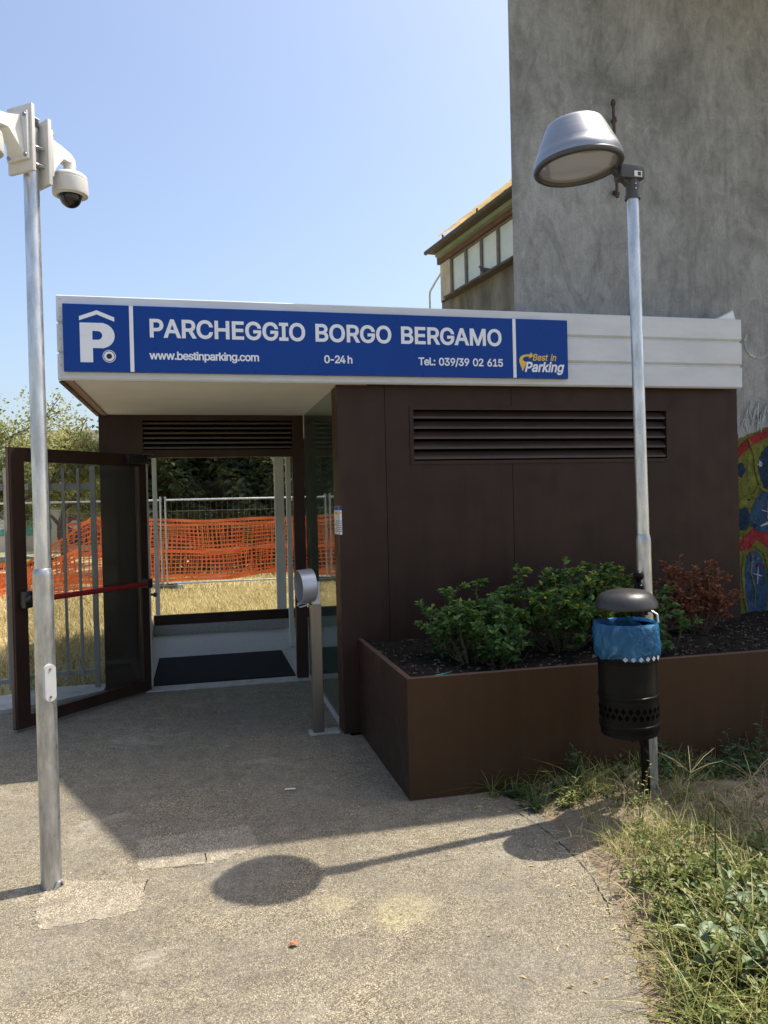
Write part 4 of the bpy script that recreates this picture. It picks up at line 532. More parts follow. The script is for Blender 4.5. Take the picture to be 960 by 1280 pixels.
# dry field behind the kiosk and beyond the fence
b = MB(); nx, ny = 90, 70
xs = np.linspace(-30, 16, nx); ys = np.linspace(5.6, 34, ny)
def field_z(x, y): return -0.03+0.05*math.sin(0.7*x+0.3*y)*math.sin(0.5*y)+0.02*math.sin(2.1*x-1.3*y)
vv = []
for x in xs:
    for y in ys:
        z = field_z(x, y)+rng.normal(0, 0.008)
        if x > -1.6 and y < 11.2: z = -0.08
        if y < 7.6 and x < -0.6: z = min(z, -0.05)
        vv.append((x, y, z))
b.add(vv, [(i*ny+j, (i+1)*ny+j, (i+1)*ny+j+1, i*ny+j+1) for i in range(nx-1) for j in range(ny-1) if not (xs[i+1] < -0.9 and ys[j] < 7.3+0.62*(xs[i]+0.9)) and not (xs[i+1] > 2.6 and ys[j] < 5.9)])
fld = b.build('field', 'field'); fld['kind'] = 'structure'
sheet('lawn', [(-40, 20.5), (-6.2, 20.5), (-4.6, 30), (-4.6, 33.5), (-40, 33.5)], 0.075, 'lawn')
sheet('road', [(-60, 29.5), (-4.8, 29.5), (-4.8, 31.4), (-60, 31.4)], 0.08, 'kerb')

# pavement repairs: two pale mortar squares with chipped outlines
def patch(name, poly, label):
    p = rough_edge(poly+[poly[0]], 0.012, 16)[:-1]
    o = sheet(name, p, 0.002, 'patch', skirt=0.003); o['label'] = label; return o
patch('pavement_patch', [(-0.34, 4.06), (0.21, 4.08), (0.235, 3.80), (0.02, 3.69), (-0.31, 3.715)], 'pale mortar repair square half in the shade near the kiosk')
patch('pavement_patch', [(-0.66, 3.29), (-0.285, 3.33), (-0.268, 3.57), (-0.42, 3.64), (-0.665, 3.72), (-0.72, 3.52)], 'pale mortar repair square round the camera pole foot')
b = MB()
for pts in ([(-0.262, 3.60), (-0.268, 3.54), (-0.272, 3.49)], [(-0.012, 3.80), (-0.006, 3.74), (-0.008, 3.70)], [(-0.15, 3.693), (-0.07, 3.690), (-0.02, 3.683)]):
    for (x0, y0), (x1, y1) in zip(pts[:-1], pts[1:]):
        d = Vector((x1-x0, y1-y0, 0)).normalized(); s = Vector((-d.y, d.x, 0))*0.0022
        b.add([Vector((x0, y0, 0.005))-s, Vector((x1, y1, 0.005))-s*0.6, Vector((x1, y1, 0.005))+s*0.6, Vector((x0, y0, 0.005))+s], [(0, 1, 2, 3)])
o = b.build('pavement_crack', 'dark', smooth=False); o['kind'] = 'structure'
# open joint between the paving and its crumbling edge strip
b = MB(); rj = random.Random(9); JP = [(1.56, 3.95), (1.60, 3.80), (1.635, 3.62), (1.645, 3.45), (1.645, 3.28), (1.625, 3.08), (1.585, 2.90), (1.545, 2.78)]
JP = rough_edge(JP, 0.005, 6)
for (x0, y0), (x1, y1) in zip(JP[:-1], JP[1:]):
    wj = rj.uniform(0.0006, 0.0024); d = Vector((x1-x0, y1-y0, 0)).normalized(); s = Vector((-d.y, d.x, 0))*wj
    b.add([Vector((x0, y0, 0.004))-s, Vector((x1, y1, 0.004))-s, Vector((x1, y1, 0.004))+s, Vector((x0, y0, 0.004))+s], [(0, 1, 2, 3)])
o = b.build('pavement_joint', 'dark', smooth=False); o['kind'] = 'structure'

# ================================================================== TALL CONCRETE BUILDING (its wall stands right behind the kiosk)
YW = 5.65
cb = thing('concrete_building', (2.426, YW, 0), 'tall windowless building with a stained grey concrete wall behind the kiosk', 'building')
b = MB(); b.prism([(2.426, YW, -0.1), (14, YW, -0.1), (14, 12.5, -0.1), (5.75, 12.5, -0.1)], (0, 0, 6.4))
b.build('wall', 'concrete', cb, smooth=False)
# unseen flat roof slab, its slanted eave outline shaped to cast the paving shadow
b = MB(); b.prism([(2.40, 5.66, 6.301), (2.96, 4.36, 6.301), (5.52, 4.36, 6.301), (5.52, 2.3, 6.301), (8.0, 2.3, 6.301), (8.0, 4.36, 6.301), (14.3, 4.36, 6.301), (14.3, 12.8, 6.301), (5.9, 12.8, 6.301)], (0, 0, 0.22))  # forward tongue of the slab added to shade the right-hand bed
b.build('roof', 'concrete', cb, smooth=False)
# spray paint on the wall right of the kiosk
def blob(name, mat, pts, lay, k=6):
    p = [(x+rng.normal(0, 0.004), z+rng.normal(0, 0.004)) for x, z in catmull(pts, k+4)]; b = MB(); d = 0.0025*lay
    b.prism([(x, YW-d, z) for x, z in p], (0, 0.002, 0)); return b.build(name, mat, cb, smooth=False)
def stroke(name, mat, pts, wd, lay):
    q = []; pts = [np.array(p, float) for p in pts]; L, Rr = [], []
    for i, p in enumerate(pts):
        d = pts[min(i+1, len(pts)-1)]-pts[max(i-1, 0)]; d /= np.linalg.norm(d); s = np.array([-d[1], d[0]])*wd/2*(0.6 if i in (0, len(pts)-1) else 1)
        L.append(p+s); Rr.append(p-s)
    b = MB(); d = 0.0025*lay
    n = len(L)
    b.add([(p[0], YW-d, p[1]) for p in L]+[(p[0], YW-d, p[1]) for p in Rr], [(i, i+1, n+i+1, n+i) for i in range(n-1)])
    return b.build(name, mat, cb, smooth=False)
def arc(cx, cz, r, a0, a1, n=14, e=1.0): return [(cx+r*math.cos(R(a0+(a1-a0)*i/n)), cz+r*e*math.sin(R(a0+(a1-a0)*i/n))) for i in range(n+1)]
blob('graffiti_fill', 'wg_olive', [(4.30, 0.62), (4.30, 1.5), (4.32, 2.02), (4.52, 2.16), (4.9, 2.24), (5.5, 2.1), (6.2, 2.2), (6.9, 1.9), (7.0, 1.2), (6.9, 0.66), (5.6, 0.60)], 1, 5)
stroke('graffiti_stroke', 'wg_red', [(4.34, 1.93), (4.42, 2.02), (4.52, 2.10), (4.66, 2.16), (4.9, 2.20), (5.3, 2.14)], 0.075, 2)
stroke('graffiti_stroke', 'wg_red', [(4.36, 1.22), (4.46, 1.24), (4.56, 1.33), (4.68, 1.27), (4.82, 1.18), (5.1, 1.2)], 0.12, 2)
blob('graffiti_fill', 'wg_navy', [(4.58, 1.80), (4.62, 1.98), (4.74, 2.08), (4.95, 2.05), (5.0, 1.85), (4.86, 1.70), (4.66, 1.70)], 3)
blob('graffiti_fill', 'wg_blue', [(4.50, 1.45), (4.56, 1.60), (4.70, 1.70), (4.88, 1.62), (4.90, 1.42), (4.72, 1.34), (4.56, 1.36)], 3)
blob('graffiti_fill', 'wg_navy', [(4.37, 1.40), (4.40, 1.52), (4.47, 1.54), (4.50, 1.45), (4.46, 1.36)], 4)
blob('graffiti_fill', 'wg_navy', [(4.39, 1.84), (4.40, 1.90), (4.44, 1.92), (4.46, 1.86), (4.43, 1.80)], 4)
blob('graffiti_fill', 'wg_blue', [(4.46, 0.70), (4.44, 0.95), (4.47, 1.13), (4.54, 1.18), (4.62, 1.10), (4.66, 0.86), (4.64, 0.68), (4.55, 0.64)], 3)
blob('graffiti_fill', 'wg_navy', [(4.72, 0.70), (4.70, 1.0), (4.80, 1.12), (5.05, 1.05), (5.1, 0.75), (4.9, 0.64)], 3)
stroke('graffiti_stroke', 'wg_olive', [(4.52, 1.16), (4.50, 1.0), (4.54, 0.85), (4.53, 0.70)], 0.014, 5)
stroke('graffiti_stroke', 'wg_pink', [(4.52, 0.99), (4.60, 0.965)], 0.012, 6); stroke('graffiti_stroke', 'wg_pink', [(4.565, 1.05), (4.555, 0.90)], 0.010, 7)
stroke('graffiti_stroke', 'wg_pink', [(4.61, 1.52), (4.74, 1.49)], 0.012, 6); stroke('graffiti_stroke', 'wg_pink', [(4.675, 1.59), (4.668, 1.44)], 0.010, 7)
stroke('graffiti_stroke', 'wg_white', [(4.60, 1.385), (4.67, 1.41), (4.75, 1.43)], 0.022, 5)
blob('graffiti_fill', 'wg_white', [(4.585, 1.90), (4.60, 1.93), (4.625, 1.92), (4.62, 1.89)], 5)
rs = random.Random(4)
for k in range(7):
    x = 4.36+0.055*k+rs.uniform(-0.02, 0.02); z = 2.16+0.012*k+rs.uniform(-0.04, 0.05); h_ = rs.uniform(0.08, 0.24); q = rs.uniform(0.02, 0.07)
    stroke('graffiti_stroke', 'wg_white', [(x, z), (x+q*0.5, z+h_*0.6), (x+q, z+h_), (x+q*0.9, z+h_*0.5), (x+q*1.4, z+rs.uniform(-0.05, 0.05)), (x+q*2, z+h_*rs.uniform(0.1, 0.6))], rs.uniform(0.010, 0.024), 5+k)
for pts, wdt in (([(4.50, 2.12), (4.56, 1.98), (4.57, 1.85), (4.62, 1.70), (4.72, 1.66)], 0.03), ([(4.40, 1.60), (4.47, 1.63), (4.55, 1.65), (4.60, 1.74)], 0.025), ([(4.44, 1.16), (4.42, 1.0), (4.43, 0.8), (4.46, 0.66)], 0.022), ([(4.55, 1.22), (4.64, 1.16), (4.68, 1.0), (4.68, 0.75)], 0.028), ([(4.33, 1.3), (4.37, 1.33), (4.45, 1.33), (4.52, 1.38)], 0.02)):
    stroke('graffiti_stroke', 'wg_olive', pts, wdt, 6)
for k in range(26):
    x, z = rng.uniform(4.33, 5.4), rng.uniform(0.7, 2.1); r_ = rng.uniform(0.004, 0.016)
    blob('graffiti_fleck', ('wg_white', 'wg_red', 'wg_olive', 'wg_navy')[k % 4], [(x+r_*math.cos(a)*rng.uniform(0.6, 1.3), z+r_*math.sin(a)*rng.uniform(0.6, 1.3)) for a in np.linspace(0, 5.5, 7)], 8+k % 3, 3)
for x, z0, z1 in ((4.36, 1.17, 1.02), (4.50, 1.28, 1.10), (4.60, 1.70, 1.55), (4.47, 1.95, 1.78), (4.66, 1.22, 1.09)):
    stroke('graffiti_drip', 'wg_red' if z0 < 1.5 else 'wg_navy', [(x, z0), (x+0.003, (z0+z1)/2), (x, z1)], 0.008, 9)
stroke('graffiti_stroke', 'wg_white', arc(4.62, 2.93, 0.13, 150, 400, 16), 0.022, 2).name = 'graffiti_stroke'
# iron rods held off the wall
b = MB(); b.path([(3.27, YW-0.07, 4.78), (3.275, YW-0.07, 4.52), (3.285, YW-0.07, 4.30), (3.29, YW-0.07, 4.05)], 0.012, 8)
for z in (4.66, 4.09): b.tube((3.285, YW-0.075, z), (3.31, YW-0.002, z), 0.010, n=8); b.lathe([(0.02, 0), (0.02, 0.025)], (3.305, YW-0.03, z), 10, (0, 1, 0))
b.lathe([(0.018, 0), (0.02, 0.02), (0.012, 0.045)], (3.27, YW-0.07, 4.755), 10); b.lathe([(0.012, 0), (0.019, 0.02), (0.019, 0.04)], (3.29, YW-0.07, 4.03), 10)
b.lathe([(0.017, 0), (0.017, 0.03)], (3.283, YW-0.07, 4.31), 10)
b.build('iron_rod', 'rust', cb)

# ================================================================== PARKING KIOSK
XL, XR, YF, YC, YB, ZT, ZB = -0.865, 4.266, 5.408, 5.50, 7.385, 3.057, 2.505
ki = thing('parking_kiosk', (XL, YF, 0), 'brown steel car park entrance kiosk with a white flat roof and glazed doorway', 'kiosk')
b = MB(); b.box(XL+0.02, 2.40, YF+0.035, 11.0, 2.56, ZT-0.012); b.build('roof', 'fascia', ki, smooth=False); b = MB(); b.box(2.4005, XR-0.01, YF+0.035, YW-0.01, 2.561, ZT-0.013); b.build('roof', 'fascia', ki, smooth=False)
def fascia_profile(z0, z1, first=False):
    # (y offset, z): flat face with a chamfered lower lip and a shallow step at the top
    return [(0.034, z0), (0.012, z0), (0.0, z0+0.012), (0.0, z1-0.006), (0.006, z1), (0.034, z1)]
for z0, z1 in ((ZB, 2.672), (2.690, 2.868), (2.886, ZT)):
    b = MB(); b.prism([(XL, YF+y, z) for y, z in fascia_profile(z0, z1)], (XR-XL, 0, 0))
    b.build('fascia_panel', 'fascia', ki, smooth=False)
    b = MB(); b.prism([(XL+0.001+y*0.9, YF+0.036, z) for y, z in fascia_profile(z0, z1)], (0, YB+0.10-YF-0.036, 0))
    b.build('side_fascia_panel', 'fascia', ki, smooth=False)
for z in (2.681, 2.877):
    b = MB(); b.box(XL+0.006, XR-0.003, YF+0.020, YF+0.033, z-0.012, z+0.012); b.build('fascia_groove', 'fascia', ki, smooth=False)
for zr in (2.53, 2.60, 2.65, 2.71, 2.77, 2.83, 2.91, 2.97, 3.03):
    b = MB(); b.lathe([(0.004, 0), (0.003, 0.002)], (XL+0.022, YF, zr), 8, (0, -1, 0)); b.build('rivet', 'screw', ki)
b = MB(); b.box(XL+0.034, XL+0.085, YF+0.05, YB, ZB-0.004, ZB+0.03); b.build('soffit_trim', 'trim_pink', ki, smooth=False)
b = MB(); b.box(XL+0.0, XL+0.033, YF+0.04, YB, ZB-0.012, ZB-0.001); b.build('drip_edge', 'corten', ki, smooth=False)
b = MB(); b.box(XL+0.088, 1.2, YF+0.036, YB, ZB+0.004, ZB+0.03); b.build('soffit', 'soffit', ki, smooth=False)
# front wall: steel cassettes with open joints, the louvre cut into them
b = MB(); b.box(1.0, 4.285, YC+0.052, YC+0.07, 0.0, 2.56); b.build('backing_wall', 'dark', ki, smooth=False)
V0, V1, V2, V3 = 1.546, 3.630, 1.958, 2.333
def panel(pts, mat='corten', dep=0.05):
    b = MB(); b.prism([(x, YC, z) for x, z in pts], (0, dep, 0)); return b.build('wall_panel', mat, ki, smooth=False)
panel([(0.981, 0), (1.3325, 0), (1.3325, 2.535), (0.981, 2.535)])
panel([(1.3365, 0), (2.3165, 0), (2.3165, V2-0.002), (V0-0.002, V2-0.002), (V0-0.002, V3+0.002), (2.3165, V3+0.002), (2.3165, 2.535), (1.3365, 2.535)])
panel([(2.3205, 0), (4.285, 0), (4.285, 2.535), (2.3205, 2.535), (2.3205, V3+0.002), (V1+0.002, V3+0.002), (V1+0.002, V2-0.002), (2.3205, V2-0.002)])
b = MB(); b.box(0.9815, 0.995, YC+0.0505, YC+0.225, 0.0, 2.504, 0.002); b.build('return_panel', 'corten_rust', ki, smooth=False)
def louvre(x0, x1, z0, z1, y, n, fw, wide=0.028):
    b = MB()
    b.box(x0-wide, x1+wide, y-0.008, y-0.001, z0-wide, z0, 0.001); b.box(x0-wide, x1+wide, y-0.008, y-0.001, z1, z1+wide, 0.001)
    b.box(x0-wide, x0, y-0.008, y-0.001, z0+0.0005, z1-0.0005, 0.001); b.box(x1, x1+wide, y-0.008, y-0.001, z0+0.0005, z1-0.0005, 0.001)
    fr = b.build('louvre_frame', 'corten', ki, smooth=False)
    b = MB(); b.box(x0-0.001, x1+0.001, y+0.046, y+0.050, z0-0.001, z1+0.001); b.build('louvre_back', 'dark', fr, smooth=False)
    p = (z1-z0)/n
    for k in range(n):
        zz = z0+p*k
        b = MB(); b.prism([(x0+0.001, y+0.002, zz+0.012), (x0+0.001, y+0.002, zz+0.026), (x0+0.001, y+0.008, zz+0.033), (x0+0.001, y+0.044, zz+p*0.93), (x0+0.001, y+0.044, zz+p*0.93-0.010), (x0+0.001, y+0.008, zz+0.012)], (x1-x0-0.002, 0, 0))
        b.build('slat', 'slat', fr, smooth=False)
louvre(V0, V1, V2, V3, YC, 5, 0.03)
# porch portal round the door opening
D0, D1, DZ = -0.475, 0.880, 2.120
b = MB(); b.box(XL+0.012, D0, YB, YB+0.09, 0.0, 2.534); b.build('portal_panel', 'corten', ki, smooth=False)
b = MB(); b.box(D1, 0.988, YB, YB+0.09, 0.0, DZ-0.0005); b.build('portal_post', 'corten', ki, smooth=False)
b = MB()
b.prism([(D0+0.0005, YB, DZ), (0.988, YB, DZ), (0.988, YB, 2.534), (D0+0.0005, YB, 2.534), (D0+0.0005, YB, 2.458), (D1+0.001, YB, 2.458), (D1+0.001, YB, 2.188), (D0+0.0005, YB, 2.188)], (0, 0.09, 0))
b.build('portal_header', 'corten', ki, smooth=False)
louvre(D0+0.002, D1, 2.189, 2.457, YB+0.012, 6, 0.02, 0.0)
# glazed side of the porch
b = MB(); b.box(0.992, 1.002, YC+0.226, YB-0.002, 0.05, 2.508); b.build('glass_panel', 'glass_green', ki, smooth=False)
b = MB(); b.box(0.984, 1.010, YC+0.226, YB-0.002, 0.0, 0.049); b.build('bottom_rail', 'threshold', ki, smooth=False)
b = MB(); b.box(1.012, 1.30, YB-0.16, YB+0.09, 0.007, 2.50); b.build('inner_post', 'interior', ki, smooth=False)
b = MB(); b.box(1.012, 2.39, YC+0.08, 10.6, -0.02, 0.006); b.build('stair_floor', 'granite', ki, smooth=False)
b = MB(); b.box(2.30, 2.40, YC+0.08, 10.6, 0.007, 2.55); b.build('inner_wall', 'interior', ki, smooth=False)
# lobby behind the doorway: floor, curbs, glazing
b = MB(); b.box(-0.64, 1.011, 7.56, 10.62, -0.02, 0.006); b.build('lobby_floor', 'granite', ki, smooth=False)
b = MB(); b.box(D0-0.03, 0.99, 7.30, 7.559, -0.02, 0.010); b.build('threshold', 'threshold', ki, smooth=False)
b = MB(); b.box(-0.60, 2.29, 10.50, 10.60, 0.0065, 0.135); b.build('rear_curb', 'granite', ki, smooth=False)
b = MB(); b.box(-0.60, 2.29, 10.51, 10.58, 0.1355, 0.262); b.build('rear_sill', 'corten', ki, smooth=False); b = MB(); b.box(-0.60, 2.29, 10.51, 10.58, 2.42, 2.55); b.build('rear_head', 'corten', ki, smooth=False)
b = MB(); b.box(-0.70, -0.602, 7.48, 10.60, 0.0065, 0.135); b.build('side_curb', 'granite', ki, smooth=False)
b = MB(); b.box(-0.69, -0.61, 7.48, 10.60, 0.1355, 0.20); b.build('side_sill', 'jamb', ki, smooth=False); b = MB(); b.box(-0.69, -0.61, 7.48, 10.60, 2.42, 2.55); b.build('side_head', 'jamb', ki, smooth=False)
for x0, x1, y0, y1, z0, z1 in ((-0.575, -0.52, 10.505, 10.585, 0.263, 2.419), (1.0, 1.125, 10.505, 10.585, 0.263, 2.419), (-0.69, -0.61, 7.48, 7.54, 0.2005, 2.419), (1.0, 1.055, 9.08, 9.14, 0.007, 2.55), (-0.476, -0.448, 7.48, 7.53, 0.011, 2.12)):
    b = MB(); b.box(x0, x1, y0, y1, z0, z1, 0.004); b.build('window_post', 'jamb', ki, smooth=False)
b = MB(); b.box(-0.5195, 0.9995, 10.54, 10.548, 0.263, 2.419); b.build('rear_glass', 'glass', ki, smooth=False); b = MB(); b.box(1.1255, 2.29, 10.54, 10.548, 0.263, 2.419); b.build('rear_glass', 'glass', ki, smooth=False)
b = MB(); b.box(-0.654, -0.646, 7.545, 10.50, 0.2005, 2.419); b.build('side_glass', 'glass', ki, smooth=False)
b = MB(); b.lathe([(0.012, 0), (0.012, 0.03), (0.022, 0.032), (0.022, 0.05), (0.012, 0.055)], (-0.448, 7.50, 0.86), 14, (1, -0.4, 0)); b.build('door_stop', 'screw', ki)
# paving inside the porch meets the pavement sheet (same paving, one sheet) ; open glazed door, hinged left
hx, hy = -0.475, 7.352
T = Matrix(((-0.9/1.387, 0.763, 0, hx), (-1.055/1.387, -0.647, 0, hy), (0, 0, 1, 0), (0, 0, 0, 1)))
LW = 1.385
def dbox(b, *a, **k): b.T = T; b.box(*a, **k); b.T = None
b = MB()
dbox(b, 0.0, 0.085, -0.03, 0.03, 0.02, 2.14, bv=0.003); dbox(b, LW-0.115, LW, -0.03, 0.03, 0.02, 2.14, bv=0.003)
dbox(b, 0.0853, LW-0.1153, -0.03, 0.03, 0.02, 0.115, bv=0.003); dbox(b, 0.0853, LW-0.1153, -0.03, 0.03, 2.035, 2.14, bv=0.003)
door = b.build('door', 'corten', ki, smooth=False, label='open glass door in a dark brown steel frame')
b = MB(); dbox(b, LW+0.0005, LW+0.004, -0.022, 0.006, 0.03, 2.13); b.build('edge_strip', 'corten_edge', door, smooth=False)
b = MB(); dbox(b, 0.0856, LW-0.1156, -0.008, 0.004, 0.1153, 2.0347); b.build('glass_pane', 'glass_door', door, smooth=False)
b = MB(); b.T = T
b.path([(0.075, 0.075, 0.985), (0.5, 0.085, 0.985), (0.9, 0.085, 0.985), (LW-0.07, 0.078, 0.985)], [0.021, 0.022, 0.022, 0.021], 14); b.T = None
b.build('push_bar', 'red_bar', door)
b = MB(); dbox(b, 0.025, 0.085, 0.031, 0.10, 0.945, 1.03, bv=0.008); b.build('bar_bracket', 'black_plastic', door); b = MB(); dbox(b, LW-0.10, LW-0.03, 0.031, 0.11, 0.93, 1.06, bv=0.014)
b.T = T; b.lathe([(0.032, 0), (0.034, 0.02), (0.018, 0.03)], (LW-0.065, 0.111, 1.0), 16, (0, 1, 0)); b.T = None; b.build('lock', 'black_plastic', door); b = MB(); b.T = T; b.lathe([(0.02, 0), (0.026, 0.035), (0.024, 0.06), (0.012, 0.066)], (LW-0.06, -0.031, 1.0), 16, (0, -1, 0)); b.T = None
b.build('door_knob', 'black_plastic', door)
b = MB(); dbox(b, LW-0.085, LW-0.055, 0.112, 0.116, 0.985, 1.015); b.build('lock_plate', 'galv', door, smooth=False)
b = MB(); dbox(b, 0.03, 0.26, 0.031, 0.085, 2.055, 2.125, bv=0.006); b.T = T; b.path([(0.06, 0.06, 2.127), (0.06, 0.06, 2.14), (0.03, 0.12, 2.15), (-0.03, 0.09, 2.15)], 0.008, 8); b.T = None
b.build('door_closer', 'black_plastic', door)

# mat
b = MB(); b.box(-0.46, 0.873, 7.49, 8.84, 0.0102, 0.021, 0.003)
tag(b.build('door_mat', 'mat', org=(0.2, 8.2, 0), smooth=False), 'wide dark navy entrance mat lying inside the kiosk doorway', 'mat')

# ================================================================== SIGN
GL = json_glyphs; GL[' '][0] = 270
def bez(p0, h0, h1, p1, n=6):
    return [p0*(1-t)**3+3*h0*t*(1-t)**2+3*h1*t*t*(1-t)+p1*t**3 for t in (k/n for k in range(n))]
def glyph_mesh(ch, bold, cache={}):
    """triangles of one letter: contours sampled, thickened, united by winding number"""
    key = (ch, round(bold, 4))
    if key in cache: return cache[key]
    cs = []
    for sp in GL[ch][1]:
        q = [np.array(p, float).reshape(3, 2)/1000 for p in sp]; pts = []
        for i in range(len(q)): pts += bez(q[i][1], q[i][2], q[(i+1) % len(q)][0], q[(i+1) % len(q)][1], 5)
        keep = [p for i, p in enumerate(pts) if np.linalg.norm(p-pts[i-1]) > 1e-5]
        # drop points in the middle of straight runs
        k2 = []
        for i, p in enumerate(keep):
            a_, c_ = keep[i-1], keep[(i+1) % len(keep)]
            if abs((p[0]-a_[0])*(c_[1]-a_[1])-(p[1]-a_[1])*(c_[0]-a_[0])) > 2e-6: k2.append(p)
        cs.append(np.array(k2))
    area = lambda c: 0.5*np.sum(c[:, 0]*np.roll(c[:, 1], -1)-np.roll(c[:, 0], -1)*c[:, 1])
    if cs:
        sg_ = np.sign(max((area(c) for c in cs), key=abs))
        out_ = []
        for c in cs:
            d = np.roll(c, -1, 0)-c; d /= np.linalg.norm(d, axis=1, keepdims=True); n1 = np.stack([d[:, 1], -d[:, 0]], 1)*sg_
            n0 = np.roll(n1, 1, 0); m = n0+n1; m /= np.maximum(1e-6, np.linalg.norm(m, axis=1, keepdims=True)); k = 1/np.maximum(0.45, np.sum(m*n1, 1))
            out_.append(c+m*(bold*k)[:, None])
        cs = out_
    V, E_ = [], []
    for c in cs:
        b0 = len(V); V += [Vector(p) for p in c]; E_ += [(b0+i, b0+(i+1) % len(c)) for i in range(len(c))]
    if not V: cache[key] = ([], []); return cache[key]
    from mathutils.geometry import delaunay_2d_cdt
    ov, oe, of, *_ = delaunay_2d_cdt(V, E_, [], 0, 1e-6)
    tri = []
    for f in of:
        ct = sum((ov[i] for i in f), Vector((0, 0)))/len(f); wn_ = 0
        for c in cs:
            y0 = c[:, 1] <= ct.y; y1 = np.roll(c[:, 1], -1) <= ct.y
            dx = np.roll(c, -1, 0)-c; cr = dx[:, 0]*(ct.y-c[:, 1])-(ct.x-c[:, 0])*dx[:, 1]
            wn_ += int(np.sum(y0 & ~y1 & (cr > 0)))-int(np.sum(~y0 & y1 & (cr < 0)))
        if wn_ != 0: tri.append(tuple(f))
    cache[key] = ([(v.x, v.y) for v in ov], tri)
    return cache[key]
def text(parent, name, s, x0, x1, zb, cap, mat, y, bold=0.0, shear=0.0, fit=False):
    sc = cap/0.509; wd = sum(GL[c][0] for c in s)/1000*sc
    sx = 1.0; ls = 0.0
    if fit: sx = (x1-x0)/wd
    else: ls = ((x1-x0)-wd)/(len(s)-1)
    b = MB(); x = 0.0; o = None
    for ch in s+' ':
        if ch == ' ' and b.v: o = b.build(name, mat, parent, smooth=False); b = MB()
        V, Tt = glyph_mesh(ch, bold/sc)
        b.add([(x0+x+(u+shear*v)*sc*sx, y, zb+v*sc) for u, v in V], Tt)
        x += GL[ch][0]/1000*sc*sx+ls
    return o

sg = thing('parking_sign', (-0.823, 5.378, 2.56), 'long blue car park sign with white lettering on the white fascia', 'sign')
SY = 5.376
b = MB(); b.box(-0.823, 2.731, SY, 5.4075, 2.556, 2.994, 0.0025); b.build('sign_board', 'sign_blue', sg, smooth=False)
TY = SY-0.0016
def decal(name, pts, mat, y=None, hole=None):
    b = MB(); y = TY if y is None else y
    b.add([(x, y, z) for x, z in pts], [tuple(range(len(pts)))]); return b.build(name, mat, sg, smooth=False)
for x in (-0.399, 2.301): decal('divider', [(x-0.0125, 2.558), (x+0.0125, 2.558), (x+0.0125, 2.992), (x-0.0125, 2.992)], 'sign_white')
text(sg, 'lettering', 'PARCHEGGIO BORGO BERGAMO', -0.292, 2.205, 2.792, 0.114, 'sign_white', TY, 0.0050)
text(sg, 'lettering', 'www.bestinparking.com', -0.290, 0.432, 2.644, 0.051, 'sign_white', TY, 0.0021)
text(sg, 'lettering', '0-24 h', 0.876, 1.082, 2.641, 0.051, 'sign_white', TY, 0.0021)
text(sg, 'lettering', 'Tel.: 039/39 02 615', 1.560, 2.212, 2.639, 0.052, 'sign_white', TY, 0.0021)
text(sg, 'lettering', 'Best in', 2.440, 2.632, 2.688, 0.047, 'sign_yellow', TY, 0.0014, 0.25, True)
text(sg, 'lettering', 'Parking', 2.376, 2.690, 2.606, 0.068, 'sign_white', TY, 0.0036, 0.25, True)
# parking symbol: roof chevron, heavy P, round dot
decal('chevron', [(-0.722, 2.914), (-0.613, 2.955), (-0.505, 2.912), (-0.505, 2.884), (-0.613, 2.928), (-0.722, 2.887)], 'sign_white')
po = [(-0.720, 2.616), (-0.642, 2.616), (-0.642, 2.709), (-0.572, 2.709)]+[(-0.588+0.083*math.cos(R(a)), 2.791+0.082*math.sin(R(a))) for a in range(-78, 80, 12)]+[(-0.572, 2.873), (-0.720, 2.873)]
hi_ = [(-0.720, 2.7917), (-0.643, 2.7917), (-0.643, 2.820), (-0.614, 2.820)]+[(-0.612+0.030*math.cos(R(a)), 2.7915+0.0285*math.sin(R(a))) for a in range(80, -81, -16)]+[(-0.614, 2.763), (-0.643, 2.763), (-0.643, 2.7913), (-0.720, 2.7913)]
outer = [(-0.720, 2.7913), (-0.720, 2.616)]+po[1:-1]+[(-0.720, 2.873), (-0.720, 2.7917)]
b = MB(); allp = outer+hi_[1:-1]; b.add([(x, TY, z) for x, z in allp], [tuple(range(len(allp)))]); b.build('parking_letter', 'sign_white', sg, smooth=False)
def disc(cx, cz, r, y, mat, name, r0=0.0):
    b = MB(); n = 36
    if r0: b.add([(cx+q*math.cos(2*math.pi*k/n), y, cz+q*math.sin(2*math.pi*k/n)) for q in (r0, r) for k in range(n)], [(k, (k+1) % n, n+(k+1) % n, n+k) for k in range(n)])
    else: b.add([(cx+r*math.cos(2*math.pi*k/n), y, cz+r*math.sin(2*math.pi*k/n)) for k in range(n)], [tuple(range(n))])
    return b.build(name, mat, sg, smooth=False)
disc(-0.542, 2.657, 0.041, TY-0.0004, 'sign_white', 'dot_ring', 0.037); disc(-0.542, 2.657, 0.032, TY-0.0004, 'sign_white', 'dot'); disc(-0.542, 2.657, 0.0175, TY-0.0010, 'sign_black', 'dot_centre')
sw = [(2.363, 2.606), (2.350, 2.640), (2.339, 2.670), (2.337, 2.692), (2.345, 2.712), (2.366, 2.726), (2.395, 2.732), (2.424, 2.732), (2.430, 2.748), (2.452, 2.722), (2.413, 2.699), (2.419, 2.716), (2.395, 2.717), (2.377, 2.711), (2.366, 2.700), (2.366, 2.690), (2.376, 2.680), (2.396, 2.675), (2.380, 2.640)]
decal('arrow_emblem', sw, 'sign_yellow')
for x in (-0.7, 0.35, 1.4, 2.5):
    b = MB(); b.lathe([(0.004, 0), (0.004, 0.004)], (x, SY+0.006, 2.555), 8, (0, 0, -1)); b.build('sign_bolt', 'screw', sg)

